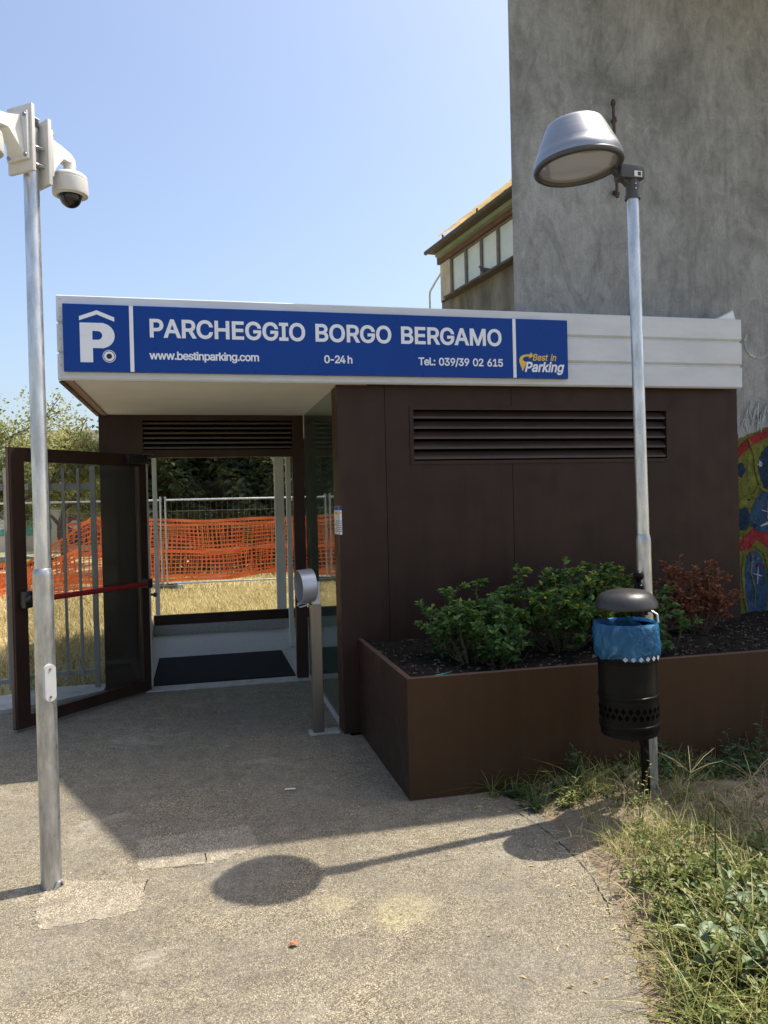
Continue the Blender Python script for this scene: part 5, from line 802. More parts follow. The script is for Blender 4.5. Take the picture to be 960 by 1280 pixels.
# membrane flap on the roof end
b = MB(); b.add([(3.98, 5.47, 3.045), (4.10, 5.46, 3.075), (4.22, 5.47, 3.125), (4.262, 5.50, 3.155), (4.27, 5.56, 3.10), (4.27, 5.47, 3.046), (4.1, 5.56, 3.046), (4.12, 5.53, 3.09)],
      [(0, 1, 7), (1, 2, 3, 7), (0, 7, 6), (7, 3, 4), (7, 4, 6), (0, 1, 2, 5), (2, 3, 5), (3, 4, 5)])
tag(b.build('roof_membrane', 'tarp', org=(4.1, 5.5, 3.05), smooth=False), 'loose flap of white roofing membrane on the right roof corner', 'membrane')

# notice on the pillar edge
nt_ = thing('notice', (0.98, 5.6, 1.44), 'small printed paper notice stuck to the edge of the brown pillar', 'notice')
b = MB(); b.box(0.9785, 0.9812, 5.515, 5.70, 1.435, 1.640); b.box(0.981, 0.998, 5.4975, 5.4995, 1.435, 1.640); b.build('sheet', 'paper', nt_, smooth=False)
b = MB(); b.box(0.9775, 0.9784, 5.516, 5.699, 1.610, 1.639); b.box(0.9811, 0.998, 5.4965, 5.4974, 1.610, 1.639); b.build('blue_heading', 'sign_blue', nt_, smooth=False)
b = MB(); b.box(0.9775, 0.9784, 5.54, 5.67, 1.578, 1.600); b.box(0.984, 0.996, 5.4965, 5.4974, 1.585, 1.600); b.build('yellow_band', 'sign_yellow', nt_, smooth=False)
b = MB()
for k in range(6): b.box(0.9775, 0.9784, 5.53, 5.68-0.02*(k % 3), 1.455+0.015*k, 1.461+0.015*k); b.box(0.984, 0.995, 5.4965, 5.4974, 1.455+0.015*k, 1.460+0.015*k)
b.build('printed_lines', 'sign_black', nt_, smooth=False)
# ================================================================== PLANTER
XP, YP, ZP = 1.0973, 4.1487, 0.6746
pl = thing('planter', (XP, YP, 0), 'long rust brown steel planter box full of dark soil against the kiosk', 'planter')
PR = 8.6
b = MB(); b.box(XP, PR, YP, YP+0.006, -0.05, ZP); b.build('front_panel', 'corten_rust', pl, smooth=False)
b = MB(); b.box(XP-0.001, PR, YP-0.0015, YP+0.03, ZP+0.0005, ZP+0.0065, 0.002); b.build('rim', 'corten_edge', pl, smooth=False)  # folded rim, its lit highlight line painted as a lighter brown
b = MB(); b.box(XP, XP+0.006, YP+0.0065, YC-0.002, -0.05, ZP); b.build('side_panel', 'corten', pl, smooth=False)
b = MB(); b.box(XP-0.001, XP+0.03, YP+0.031, YC-0.002, ZP+0.0004, ZP+0.0064, 0.002); b.build('rim', 'corten_edge', pl, smooth=False)
b = MB(); nx, ny = 150, 46; xs = np.linspace(XP+0.004, PR, nx); ys = np.linspace(YP+0.005, 5.66, ny)
def soil_z(x, y): return 0.605+0.03*math.sin(2.2*x+0.8)*math.sin(3*y)+0.03*min(1, (y-YP)*2)
b.add([(x, y, soil_z(x, y)+rng.normal(0, 0.007)) for x in xs for y in ys], [(i*ny+j, (i+1)*ny+j, (i+1)*ny+j+1, i*ny+j+1) for i in range(nx-1) for j in range(ny-1)])
so = b.build('soil', 'soil', pl)
n = 2600
P = np.stack([rng.uniform(XP+0.03, 5.2, n), YP+0.03+(5.47-YP-0.03)*rng.uniform(0, 1, n), np.zeros(n)], 1); P[:, 2] = [soil_z(x, y)+0.006 for x, y in P[:, :2]]
a = Acc(); a.add(leaf_arrays(P, rdirs(n, -0.3, 0.5), rng.uniform(0.012, 0.04, n), rng.uniform(0.006, 0.018, n), rng.uniform(0, 1, n)))
o = a.build('bark_chips', 'chip', pl); o['kind'] = 'stuff'
b = MB(); b.add([(1.33, 4.42, 0.625), (1.43, 4.44, 0.63), (1.45, 4.40, 0.645), (1.36, 4.385, 0.63)], [(0, 1, 2, 3)])
tag(b.build('foil_scrap', 'g_teal', org=(1.39, 4.41, 0.63), smooth=False), 'small crumpled bluish plastic scrap on the dark planter soil', 'litter')

# shrubs: stems with leaves along them
def shrub(name, label, c, stems, hgt, rad, nleaf, lsize, mat, group=None, tint=(0.0, 1.0), flower=0.0, spread=0.55, wfac=0.5):
    t = thing(name, c, label, 'shrub', group)
    b = MB(); a = Acc(); C = np.array(c)
    tips = []
    for k in range(stems):
        an = rng.uniform(0, 2*np.pi); rr = rng.uniform(0.15, 1)**0.6
        hh = hgt*(1-0.42*rr*rr)*rng.uniform(0.62, 1.15)
        end = C+np.array([math.cos(an)*rr*rad[0], math.sin(an)*rr*rad[1], hh])
        p0 = C+np.array([math.cos(an)*0.05*rad[0]/0.3, math.sin(an)*0.05, -0.02])
        mid = (p0+end)/2+np.array([math.cos(an)*0.05, math.sin(an)*0.05, 0.06*rng.uniform(-1, 1)])
        pts = [p0, (p0+mid)/2+rng.normal(0, 0.008, 3), mid, (mid+end)/2+rng.normal(0, 0.015, 3), end]
        b.path(pts, [0.006, 0.005, 0.004, 0.003, 0.0015], 5)
        tips.append(pts)
        for q in range(rng.integers(3, 6)):                     # side twigs
            s = rng.uniform(0.35, 0.95); i = min(3, int(s*4)); f = s*4-i
            o = pts[i]*(1-f)+pts[i+1]*f
            d = rdirs(1, 0.0, 0.8)[0]*rng.uniform(0.06, 0.16)
            b.path([o, o+d*0.6, o+d+np.array([0, 0, 0.01])], [0.0025, 0.002, 0.001], 4); tips.append([o, o+d*0.3, o+d*0.6, o+d*0.8, o+d])
    b.build('stems', 'twig', t)
    m = len(tips); idx = rng.integers(0, m, nleaf); s = rng.beta(2.2, 1.1, nleaf)*3.999
    i0 = s.astype(int); f = (s-i0)[:, None]
    TP = np.array(tips)
    P = TP[idx, i0]*(1-f)+TP[idx, i0+1]*f
    ax = TP[idx, 4]-TP[idx, 0]; ax /= np.linalg.norm(ax, axis=1, keepdims=True)
    D = ax*0.55+rdirs(nleaf, -0.5, 0.7)*1.0
    L = rng.uniform(0.6, 1.25, nleaf)*lsize
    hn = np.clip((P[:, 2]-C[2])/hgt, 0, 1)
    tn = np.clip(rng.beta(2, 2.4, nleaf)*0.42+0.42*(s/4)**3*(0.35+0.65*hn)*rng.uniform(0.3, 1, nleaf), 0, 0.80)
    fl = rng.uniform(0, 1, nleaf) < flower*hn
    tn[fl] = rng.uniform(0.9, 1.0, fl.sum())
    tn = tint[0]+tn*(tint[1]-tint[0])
    a.add(leaf_arrays(P, D, L, L*wfac, tn, roll=rng.uniform(-1.2, 1.2, nleaf)))
    a.build('leaves', mat, t)
    return t
sz = lambda x, y: soil_z(x, y)
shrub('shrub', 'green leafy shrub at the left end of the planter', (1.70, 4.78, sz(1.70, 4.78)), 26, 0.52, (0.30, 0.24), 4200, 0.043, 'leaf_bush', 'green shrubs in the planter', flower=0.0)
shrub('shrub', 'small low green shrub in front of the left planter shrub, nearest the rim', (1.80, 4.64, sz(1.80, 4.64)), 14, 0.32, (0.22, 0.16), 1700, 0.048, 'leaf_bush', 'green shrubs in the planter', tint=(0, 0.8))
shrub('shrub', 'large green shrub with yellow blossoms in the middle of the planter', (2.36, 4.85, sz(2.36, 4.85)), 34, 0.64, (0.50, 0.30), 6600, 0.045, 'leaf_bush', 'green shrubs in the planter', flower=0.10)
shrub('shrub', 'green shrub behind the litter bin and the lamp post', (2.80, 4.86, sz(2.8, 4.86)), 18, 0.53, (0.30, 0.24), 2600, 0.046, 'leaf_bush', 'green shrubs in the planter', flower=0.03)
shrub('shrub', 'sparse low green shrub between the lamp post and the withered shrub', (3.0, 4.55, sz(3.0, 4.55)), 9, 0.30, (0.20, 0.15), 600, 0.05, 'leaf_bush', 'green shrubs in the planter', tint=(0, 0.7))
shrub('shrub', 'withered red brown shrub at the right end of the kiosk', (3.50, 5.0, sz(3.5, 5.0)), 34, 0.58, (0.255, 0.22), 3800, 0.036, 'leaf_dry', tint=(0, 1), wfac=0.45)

# ================================================================== STREET LAMP
lp = thing('street_lamp', (2.341, 3.751, 0), 'galvanised street lamp with a silver cone shaped shade beside the planter', 'street lamp')
L0 = Vector((2.343, 3.751, -0.02)); L1 = Vector((2.302, 3.751, 3.30))
def lpt(z): return L0+(L1-L0)*((z+0.02)/3.32)
b = MB(); b.loft([b.ring(lpt(z), L1-L0, r, 28) for z, r in ((1.455, 0.0325), (2.4, 0.0315), (3.30, 0.031))]); b.build('pole', 'galv', lp)
b = MB(); b.loft([b.ring(lpt(z), L1-L0, r, 28) for z, r in ((-0.02, 0.0395), (1.0, 0.039), (1.405, 0.0385), (1.425, 0.038), (1.452, 0.0335), (1.456, 0.032))]); b.build('lower_pole', 'galv_old', lp)
b = MB(); p = lpt(3.27); b.lathe([(0.041, 0), (0.041, 0.02), (0.036, 0.022), (0.036, 0.10)], (p.x, p.y, 3.245), 28); b.build('collar', 'lamp_grey', lp)
b = MB()
b.box(2.215, 2.352, 3.71, 3.79, 3.3455, 3.415, 0.004)
b.prism([(2.185, 3.735, 3.385), (2.24, 3.735, 3.345), (2.275, 3.735, 3.31), (2.30, 3.735, 3.346), (2.30, 3.735, 3.405), (2.19, 3.735, 3.425)], (0, 0.035, 0))
b.build('bracket', 'lamp_grey', lp)
b = MB(); b.box(2.29, 2.335, 3.7075, 3.7095, 3.352, 3.382); b.build('sticker', 'paper', lp, smooth=False)
b = MB(); b.box(2.31, 2.328, 3.7062, 3.7073, 3.357, 3.377); b.build('sticker_print', 'g_dark', lp, smooth=False)
# head: tilted a few degrees
hc = Vector((1.988, 3.751, 3.405)); HA = Vector((-0.070, 0.03, 1)).normalized()
b = MB()
prof = [(0.2258, 0.012), (0.2293, 0.0), (0.2293, 0.022), (0.2179, 0.052), (0.2157, 0.055), (0.2048, 0.086), (0.2043, 0.0875), (0.1540, 0.196), (0.1470, 0.208), (0.1356, 0.216), (0.1138, 0.220), (0.0000, 0.223)]
b.lathe(prof, hc, 64, HA, cap=False); b.build('shade', 'alu', lp, ang=25)
b = MB(); rp = [(0.2293, 0.002), (0.2336, -0.004), (0.2328, -0.016), (0.2223, -0.024), (0.2065, -0.022), (0.2004, -0.010), (0.2004, 0.006)]
b.lathe(rp, hc, 64, HA, cap=False); b.build('rim', 'lamp_grey', lp, ang=50)
b = MB(); b.lathe([(0.2013, -0.006), (0.0009, -0.007)], hc, 64, HA, cap=False); b.build('lens', 'lens', lp)
b = MB(); q = hc+Vector((-0.172, -0.10, 0.085)); b.add([q, q+Vector((0.02, -0.014, -0.045)), q+Vector((0.004, -0.012, -0.05)), q+Vector((0.016, -0.008, 0.022))], [(0, 2, 1, 3)]); b.build('shade_mark', 'lamp_grey', lp, smooth=False)
b = MB(); b.lathe([(0.004, 0), (0.004, 0.004)], (lpt(3.28).x-0.005, 3.7115, 3.29), 8, (0, -1, 0)); b.lathe([(0.004, 0), (0.004, 0.004)], (lpt(3.28).x-0.005, 3.7115, 3.315), 8, (0, -1, 0)); b.build('screws', 'galv', lp)

# ================================================================== LITTER BIN on its own black post
bn = thing('litter_bin', (2.08, 3.5, 0), 'black metal litter bin with a domed lid fixed to a post by the planter', 'litter bin')
BX, BY = 2.095, 3.525
b = MB(); tilt = Vector((-0.018, 0, 1)).normalized()
prof = [(0.0009, 0.452), (0.0860, 0.452), (0.1290, 0.465), (0.1419, 0.490), (0.1458, 0.512), (0.1492, 0.515), (0.1501, 0.522), (0.1492, 0.529), (0.1458, 0.532), (0.1449, 0.655), (0.1492, 0.658), (0.1501, 0.665), (0.1492, 0.672), (0.1453, 0.675), (0.1449, 0.700), (0.1441, 0.703), (0.1441, 0.835), (0.1475, 0.838), (0.1479, 0.846), (0.1441, 0.850), (0.1441, 1.01), (0.1410, 1.012), (0.1402, 0.47), (0.0009, 0.46)]
b.lathe(prof, (BX, BY, 0), 56, tilt, cap=False); body = b.build('body', 'black_paint', bn, ang=35)
b = MB()
for row, (zz, off) in enumerate(((0.606, 0), (0.574, 0.5))):
    for k in range(-8, 9):
        an = math.radians(-90+(k+off)*13.5); c = Vector((BX+math.cos(an)*0.1458-0.011, BY+math.sin(an)*0.1458, zz)); tx = Vector((-math.sin(an), math.cos(an), 0)); nn = Vector((math.cos(an), math.sin(an), 0))*0.0006
        b.add([c+nn+tx*0.0125, c+nn+Vector((0, 0, 0.0165)), c+nn-tx*0.0125, c+nn-Vector((0, 0, 0.0165))], [(0, 1, 2, 3)])
b.build('diamond_hole', 'dark', body, smooth=False)
b = MB(); b.lathe([(0.1376, 1.098), (0.1514, 1.098), (0.1539, 1.104), (0.1531, 1.112), (0.1462, 1.134), (0.1342, 1.156), (0.1161, 1.172), (0.0903, 1.183), (0.0516, 1.190), (0.0000, 1.192)], (BX+0.006, BY, 0), 56, tilt, cap=False)
b.lathe([(0.1376, 1.099), (0.1290, 1.12), (0.0000, 1.16)], (BX+0.006, BY, 0), 40, tilt, cap=False); lid = b.build('lid', 'lid_grey', bn, ang=40)
b = MB(); b.box(BX+0.075, BX+0.105, BY+0.06, BY+0.19, 1.06, 1.10, 0.004); b.box(BX+0.10, BX+0.19, BY+0.13, BY+0.16, 1.03, 1.10, 0.004); b.build('lid_bracket', 'black_paint', bn)
b = MB(); px, py = 2.262, 3.672
b.lathe([(0.022, -0.02), (0.022, 1.165), (0.026, 1.168), (0.027, 1.18), (0.026, 1.19), (0.020, 1.194), (0.013, 1.205), (0.015, 1.212)], (px+0.004, py, 0), 22, tilt)
b.build('post', 'black_paint', bn)
b = MB(); b.lathe([(0.001+0.027*math.sin(math.pi*k/14), 1.212+0.027-0.027*math.cos(math.pi*k/14)) for k in range(15)], (px+0.004, py, 0), 22, tilt, cap=False); b.build('ball_finial', 'black_paint', bn, ang=60)
for z in (0.44, 1.04):
    b = MB(); b.lathe([(0.041, z), (0.045, z), (0.045, z+0.03), (0.041, z+0.03)], (2.336, 3.751, 0), 22, tilt, cap=False); b.box(px-0.01, px+0.05, py+0.0, py+0.06, z+0.004, z+0.026, 0.003); b.build('clamp', 'black_paint', bn)
b = MB(); b.path([(BX+0.05, BY+0.05, 0.455), (BX+0.10, BY+0.09, 0.40), (px-0.02, py-0.01, 0.34), (px, py-0.024, 0.30)], 0.010, 8)
b.path([(BX-0.02, BY-0.02, 0.452), (BX+0.0, BY-0.01, 0.425), (BX+0.07, BY+0.03, 0.425)], 0.009, 8)
b.build('release_lever', 'black_paint', bn)
b = MB(); b.path([(px+0.055, py+0.03, 1.055), (px+0.075, py-0.02, 1.03), (px+0.07, py-0.03, 0.99)], 0.008, 8); b.build('latch', 'galv', bn)

# blue bag turned over the rim
bg_ = MB(); n = 96; rings = []
def bagr(z, k, o):
    a = 2*math.pi*k/n
    return o+0.0022*math.sin(3*a+z*38)+0.0016*math.sin(7*a-z*71+1)+0.0010*math.sin(13*a+z*110)
for z, rr in ((0.75, 0.1305), (0.86, 0.1331), (0.95, 0.1357), (1.00, 0.1383), (1.022, 0.1444), (1.029, 0.1496), (1.026, 0.1549), (1.012, 0.1592), (0.98, 0.1618), (0.95, 0.1610), (0.92, 0.1627), (0.89, 0.1618), (0.868, 0.1592), (0.858, 0.1531)):
    ring = []
    for k in range(n):
        a = 2*math.pi*k/n; r_ = bagr(z, k, rr); zz = z+((0.006*math.sin(5*a+1)+0.003*math.sin(13*a)) if z < 0.90 and rr > 0.148 else 0.002*math.sin(3*a))
        ring.append((BX-0.018*zz+0.0+r_*math.cos(a), BY+r_*math.sin(a), zz))
    rings.append(ring)
bg_.loft(rings, False, False)
tag(bg_.build('bin_bag', 'bag', org=(BX, BY, 0.95), ang=80), 'translucent blue plastic bag folded over the rim of the litter bin', 'bin bag')
bagobj = bpy.data.objects['bin_bag']
b = MB()
for k in range(-3, 3):
    an = math.radians(-84+k*13); c = Vector((BX-0.016+math.cos(an)*0.1650, BY+math.sin(an)*0.1650, 0.866)); tx = Vector((-math.sin(an), math.cos(an), 0))
    b.add([c+tx*0.013, c+Vector((0, 0, 0.013)), c-tx*0.013, c-Vector((0, 0, 0.013))], [(0, 1, 2, 3)])
b.build('diamond_print', 'g_white', bagobj, smooth=False)

# ================================================================== CAMERA POLE
CX, CY = -0.672, 3.667
cp = thing('camera_pole', (CX, CY, 0), 'galvanised steel pole on the left carrying two white security cameras', 'pole')
b = MB(); b.loft([b.ring((CX, CY, z), (0, 0, 1), r, 28) for z, r in ((1.40, 0.0335), (2.4, 0.0325), (3.33, 0.032))]); b.build('pole', 'galv', cp)
b = MB(); b.loft([b.ring((CX, CY, z), (0, 0, 1), r, 28) for z, r in ((-0.02, 0.0435), (0.7, 0.043), (1.37, 0.0425), (1.385, 0.042), (1.40, 0.036), (1.402, 0.033))]); b.build('lower_pole', 'galv_old', cp)
b = MB(); b.lathe([(0.034, 3.325), (0.036, 3.33), (0.036, 3.345), (0.028, 3.353), (0.0, 3.355)], (CX, CY, 0), 24, cap=False); b.build('pole_cap', 'lamp_grey', cp)
b = MB(); b.path([(CX+0.02, CY-0.045, 0.0), (CX+0.035, CY-0.04, 0.03), (CX+0.045, CY-0.02, 0.03), (CX+0.05, CY, 0.0)], 0.006, 6); b.build('ground_lug', 'galv', cp)
def capsule(cx, cz, w, h, n=10):
    r = w/2; o = []
    for k in range(n+1): a = math.pi*k/n; o.append((cx+r*math.cos(a), cz+h/2-r+r*math.sin(a)))
    for k in range(n+1): a = math.pi+math.pi*k/n; o.append((cx+r*math.cos(a), cz-h/2+r+r*math.sin(a)))
    return o
# oval cover turned a little to the right
CT = Matrix.Translation((CX, CY, 0)) @ Matrix.Rotation(R(30), 4, 'Z')
b = MB(); b.T = CT; b.prism([(x, -0.052, z) for x, z in capsule(0, 0.905, 0.052, 0.165)], (0, 0.02, 0)); b.prism([(x, -0.056, z) for x, z in capsule(0, 0.905, 0.046, 0.158)], (0, 0.0035, 0)); cov = b.build('inspection_cover', 'white_plastic', cp)
for z in (0.965, 0.845):
    b = MB(); b.T = CT; b.lathe([(0.006, 0), (0.005, 0.0025)], (0, -0.056, z), 10, (0, -1, 0)); b.build('cover_screw', 'screw', cov)
# mounting boxes: one facing front left, one facing back right
def camera(name, label, base_ang, body_off, z0, left):
    T0 = Matrix.Translation((CX, CY, 0)) @ Matrix.Rotation(base_ang, 4, 'Z')
    t = thing(name, (CX, CY, z0), label, 'security camera', 'security cameras on the pole')
    b = MB(); b.T = T0     # local +x points away from the pole
    b.box(0.040, 0.058, -0.072, 0.072, z0, z0+0.285, 0.004)
    b.box(0.0585, 0.074, -0.060, 0.060, z0+0.045, z0+0.25, 0.004); bp = b.build('back_plate', 'white_plastic', t)
    for y in (-0.048, 0.048):
        for z in (0.062, 0.232): b = MB(); b.T = T0; b.lathe([(0.0095, 0), (0.0085, 0.004)], (0.0742, y, z0+z), 12, (1, 0, 0)); b.build('screw', 'screw', bp)
    for z in ((0.075, 0.15) if not left else (0.235,)):
        b = MB(); b.T = T0; b.box(-0.01, 0.0395, -0.045, -0.036, z0+z, z0+z+0.012); b.box(-0.01, 0.0395, 0.036, 0.045, z0+z, z0+z+0.012); b.lathe([(0.036, 0), (0.0375, 0.002), (0.0375, 0.016), (0.036, 0.018)], (0, 0, z0+z-0.002), 22, cap=False)
        for y in (-0.048, 0.048): b.tube((-0.004, y, z0+z+0.006), (0.03, y, z0+z+0.006), 0.0035, n=8)
        b.build('pole_clamp', 'galv_old', t)
    b = MB(); b.T = T0
    # hollow wedge arm rising from the plate then dropping to the dome
    b.loft([[(x, y*wd, z) for y, z in ((-1, zl), (-0.6, zh), (0.6, zh), (1, zl))] for x, wd, zl, zh in ((0.0745, 0.045, z0+0.06, z0+0.235), (0.105, 0.034, z0+0.11, z0+0.225), (0.14, 0.028, z0+0.155, z0+0.215), (body_off, 0.026, z0+0.15, z0+0.195), (body_off+0.02, 0.022, z0+0.135, z0+0.175))])
    b.lathe([(0.028, 0), (0.026, 0.06), (0.022, 0.075)], (body_off, 0, z0+0.105), 20)
    b.build('arm', 'white_plastic', t)
    b = MB(); b.T = T0; zz = z0+0.11
    b.lathe([(0.03, 0.001), (0.062, -0.004), (0.073, -0.014), (0.0755, -0.028), (0.0745, -0.030), (0.0765, -0.032), (0.0785, -0.085), (0.076, -0.098), (0.060, -0.104), (0.050, -0.100), (0.048, -0.09)], (body_off, 0, zz), 40, cap=False); b.build('housing', 'white_plastic', t, ang=40)
    b = MB(); b.T = T0
    b.lathe([(0.0485, -0.100)]+[(0.0485*math.cos(R(a)), -0.104-0.050*math.sin(R(a))) for a in range(0, 91, 9)], (body_off, 0, zz), 32, cap=False); b.build('dome', 'smoked', t, ang=60)
    b = MB(); b.T = T0
    b.lathe([(0.0, -0.135), (0.022, -0.131), (0.033, -0.115), (0.040, -0.098), (0.04, -0.09)], (body_off, 0, zz), 20, cap=False); b.build('lens_module', 'black_plastic', t)
    return t
m_, t_, b_, o_ = newmat('smoked_dome'); b_.inputs['Base Color'].default_value = (0.012, 0.012, 0.014, 1); b_.inputs['Roughness'].default_value = 0.08; M['smoked'] = m_
camera('security_camera', 'white dome security camera on the right side of the pole', R(40), 0.185, 3.075, False)
camera('security_camera', 'white dome security camera cut by the left edge of the frame', R(234), 0.245, 3.11, True)

# ================================================================== CARD READER POST
rp_ = thing('card_reader_post', (0.80, 5.58, 0), 'slim steel post with a round silver hooded reader beside the doorway', 'card reader')
b = MB(); b.box(0.735, 0.955, 5.525, 5.645, 0.0005, 0.014, 0.002); b.build('base_plate', 'threshold', rp_, smooth=False)
b = MB(); b.box(0.764, 0.842, 5.545, 5.615, 0.0145, 0.935, 0.004); b.build('post', 'inox', rp_, smooth=False)
b = MB(); b.box(0.775, 0.835, 5.54, 5.62, 0.9355, 1.10, 0.006); b.build('reader_box', 'silver', rp_, smooth=False)
ax = Vector((-1, -0.16, -0.05)); b = MB(); cc = Vector((0.79, 5.58, 1.075))
b.lathe([(0.0, 0.0), (0.112, 0.0), (0.120, 0.006), (0.121, 0.020), (0.119, 0.108), (0.114, 0.110), (0.113, 0.05), (0.0, 0.048)], cc, 44, ax, cap=False); b.build('hood', 'silver', rp_, ang=40)
b = MB(); b.lathe([(0.0, 0.052), (0.112, 0.050)], cc, 32, ax, cap=False); b.build('reader_face', 'dark', rp_)
b = MB(); b.path([(0.765, 5.58, 0.955), (0.72, 5.565, 0.948), (0.67, 5.555, 0.952)], 0.007, 8); b.path([(0.70, 5.56, 0.95), (0.665, 5.55, 0.935), (0.69, 5.55, 0.925), (0.74, 5.56, 0.935)], 0.006, 8); b.build('lever', 'silver', rp_)

# small litter on the paving
b = MB(); b.tube((0.445, 4.512, 0.009), (0.505, 4.505, 0.009), 0.0045, n=10); tag(b.build('cigarette_butt', 'paper', org=(0.47, 4.51, 0)), 'white cigarette butt on the shaded paving before the kiosk', 'cigarette butt')
b = MB(); b.add([(0.285, 2.90, 0.006), (0.305, 2.892, 0.018), (0.325, 2.90, 0.008), (0.318, 2.915, 0.016), (0.300, 2.918, 0.007), (0.292, 2.91, 0.017)], [(0, 1, 5), (1, 2, 3), (1, 3, 5), (3, 4, 5)]); tag(b.build('dead_leaf', 'orange_leaf', org=(0.304, 2.906, 0), smooth=False), 'curled orange dead leaf lying on the sunlit paving', 'leaf')

n = 520
gx = np.concatenate([rng.uniform(-1.4, 1.6, 200), np.interp(rng.uniform(2.0, 4.0, 320), [2.0, 2.3, 2.6, 3.0, 3.5, 4.0], [1.28, 1.38, 1.52, 1.64, 1.70, 1.62])-np.abs(rng.normal(0, 0.12, 320))])
gy = np.concatenate([rng.uniform(2.0, 5.3, 200), rng.uniform(2.0, 4.0, 320)])
b = MB()
for x, y in zip(gx, gy):
    if x > 1.08 and y > 4.1: continue
    r_ = rng.uniform(0.002, 0.0055); an = rng.uniform(0, 6)
    b.add([(x+r_*math.cos(an+q*1.57)*rng.uniform(0.7, 1.3), y+r_*math.sin(an+q*1.57), 0.0005) for q in range(4)]+[(x, y, r_*rng.uniform(0.5, 1.0))], [(0, 1, 4), (1, 2, 4), (2, 3, 4), (3, 0, 4)])
o = b.build('grit', 'threshold', smooth=False); o['kind'] = 'stuff'
P = np.stack([gx[200:360]-0.03, gy[200:360], np.full(160, 0.004)], 1); P = P[(P[:, 1] < 4.0)]; m = len(P)
a = Acc(); a.add(leaf_arrays(P, rdirs(m, -0.05, 0.15), rng.uniform(0.008, 0.035, m), rng.uniform(0.003, 0.009, m), rng.uniform(0, 1, m)))
o = a.build('dry_leaf_bits', 'grass_dry'); o['kind'] = 'stuff'

# ================================================================== OLD HOUSE far behind (upper storey seen over the roof)
W0 = Vector((8.585, 19.82, 0)); W1 = Vector((8.05, 23.79, 0)); wd = (W1-W0).normalized(); wn = Vector((-wd.y, wd.x, 0)).normalized()   # wn points left, out of the wall
if wn.x > 0: wn = -wn
HT = Matrix(((wd.x, wn.x, 0, W0.x), (wd.y, wn.y, 0, W0.y), (0, 0, 1, 0), (0, 0, 0, 1)))   # local x along the wall to the back, y outwards
oh = thing('old_house', tuple(W0), 'old house with a mossy wall, yellowed roof edge and whitewashed windows behind the concrete wall', 'house')
def hb(b, x0, x1, y0, y1, z0, z1, bv=0): b.T = HT; b.box(x0, x1, y0, y1, z0, z1, bv); b.T = None
SL = lambda x: 8.16+0.0*x
b = MB(); hb(b, -6, 4.7, -6, 0, -0.1, 8.20); b.build('wall', 'old_wall', oh, smooth=False)
b = MB(); hb(b, 4.0, 4.7, -0.6, 0.03, 8.21, 9.45); b.build('corner_pier', 'beige', oh, smooth=False)
b = MB(); hb(b, -6, 3.99, -6, -0.35, 8.21, 9.45); b.build('inner_wall', 'beige', oh, smooth=False)
for k in range(7):
    x0 = 2.98-0.995*k
    b = MB(); hb(b, x0, x0+0.06, -0.09, 0.0, 8.2, 9.46); hb(b, x0+0.925, x0+0.985, -0.09, 0.0, 8.2, 9.46); hb(b, x0+0.0605, x0+0.9245, -0.09, 0.0, 8.2, 8.245); hb(b, x0+0.0605, x0+0.9245, -0.09, 0.0, 9.40, 9.46)
    wf = b.build('window', 'steel_frame', oh, smooth=False)
    b = MB(); hb(b, x0+0.0605, x0+0.9245, -0.06, -0.05, 8.2455, 9.3995); b.build('pane', 'milk_glass', wf, smooth=False)
b = MB(); hb(b, -6, 4.8, -0.3, 0.10, 9.465, 9.70); b.build('lintel', 'redbrown', oh, smooth=False)
b = MB(); hb(b, -6, 4.5, 0.101, 0.30, 9.60, 9.72); b.build('fascia_board', 'gutter', oh, smooth=False)
b = MB(); b.T = HT; b.prism([(-6, -4, 9.735), (4.60, -4, 9.735), (4.66, 0.52, 9.735), (-6, 0.52, 9.735)], (0, 0, 0.13)); b.build('roof_slab', 'roof_dark', oh, smooth=False)
b = MB(); b.T = HT; b.path([(-6, 0.54, 9.78), (4.72, 0.54, 9.78)], 0.07, 8); b.build('gutter', 'roof_dark', oh)
# ribbed sheet edge standing above the slab, its yellowed face towards us
b = MB(); b.T = HT
n = 60; rows = [(0.54, 10.02), (0.04, 10.33), (-0.46, 10.64)]
vs = []
for i in range(n+1):
    x = -6+10.15*i/n
    for (y, z) in rows: vs.append((x, y+0.02*math.sin(i*2.1)+0.012*math.sin(i*5.3), z+0.012*math.sin(i*3.3)+0))
b.add(vs, [(i*3+j, (i+1)*3+j, (i+1)*3+j+1, i*3+j+1) for i in range(n) for j in range(2)])
b.build('roof_sheet', 'roof_yellow_lit', oh)
b = MB(); b.T = HT; b.prism([(-6, -3.9, 10.47), (4.15, -3.9, 10.47), (4.15, -0.48, 10.63), (-6, -0.48, 10.63)], (0, 0, 0.06)); b.build('roof', 'roof_dark', oh, smooth=False)
for x in (-3.2, -0.8, 1.6, 3.9):
    b = MB(); b.T = HT; b.tube((x, 0.3, 9.86), (x, 0.3, 10.14), 0.03, n=8); b.build('roof_strut', 'roof_dark', oh)
b = MB(); b.T = HT; b.path([(4.72, -0.05, 9.25), (5.0, 0.05, 9.0), (5.38, 0.1, 8.75), (5.42, 0.1, 8.60), (5.42, 0.1, 5.5)], 0.035, 8); b.build('rain_pipe', 'pipe_white', oh)
b = MB(); b.T = HT
for k in range(90):
    x = random.uniform(-1, 4.6); r_ = random.uniform(0.03, 0.09); b.lathe([(r_, -0.01), (r_*0.8, r_*0.4), (0.001, r_*0.55)], (x, random.uniform(-0.06, 0.03), 8.2), 6)
b.build('moss', 'roof_dark', oh)
b = MB(); hb(b, -6, 3.95, 0.002, 0.30, 8.13, 8.195); b.build('window_ledge', 'roof_dark', oh, smooth=False)
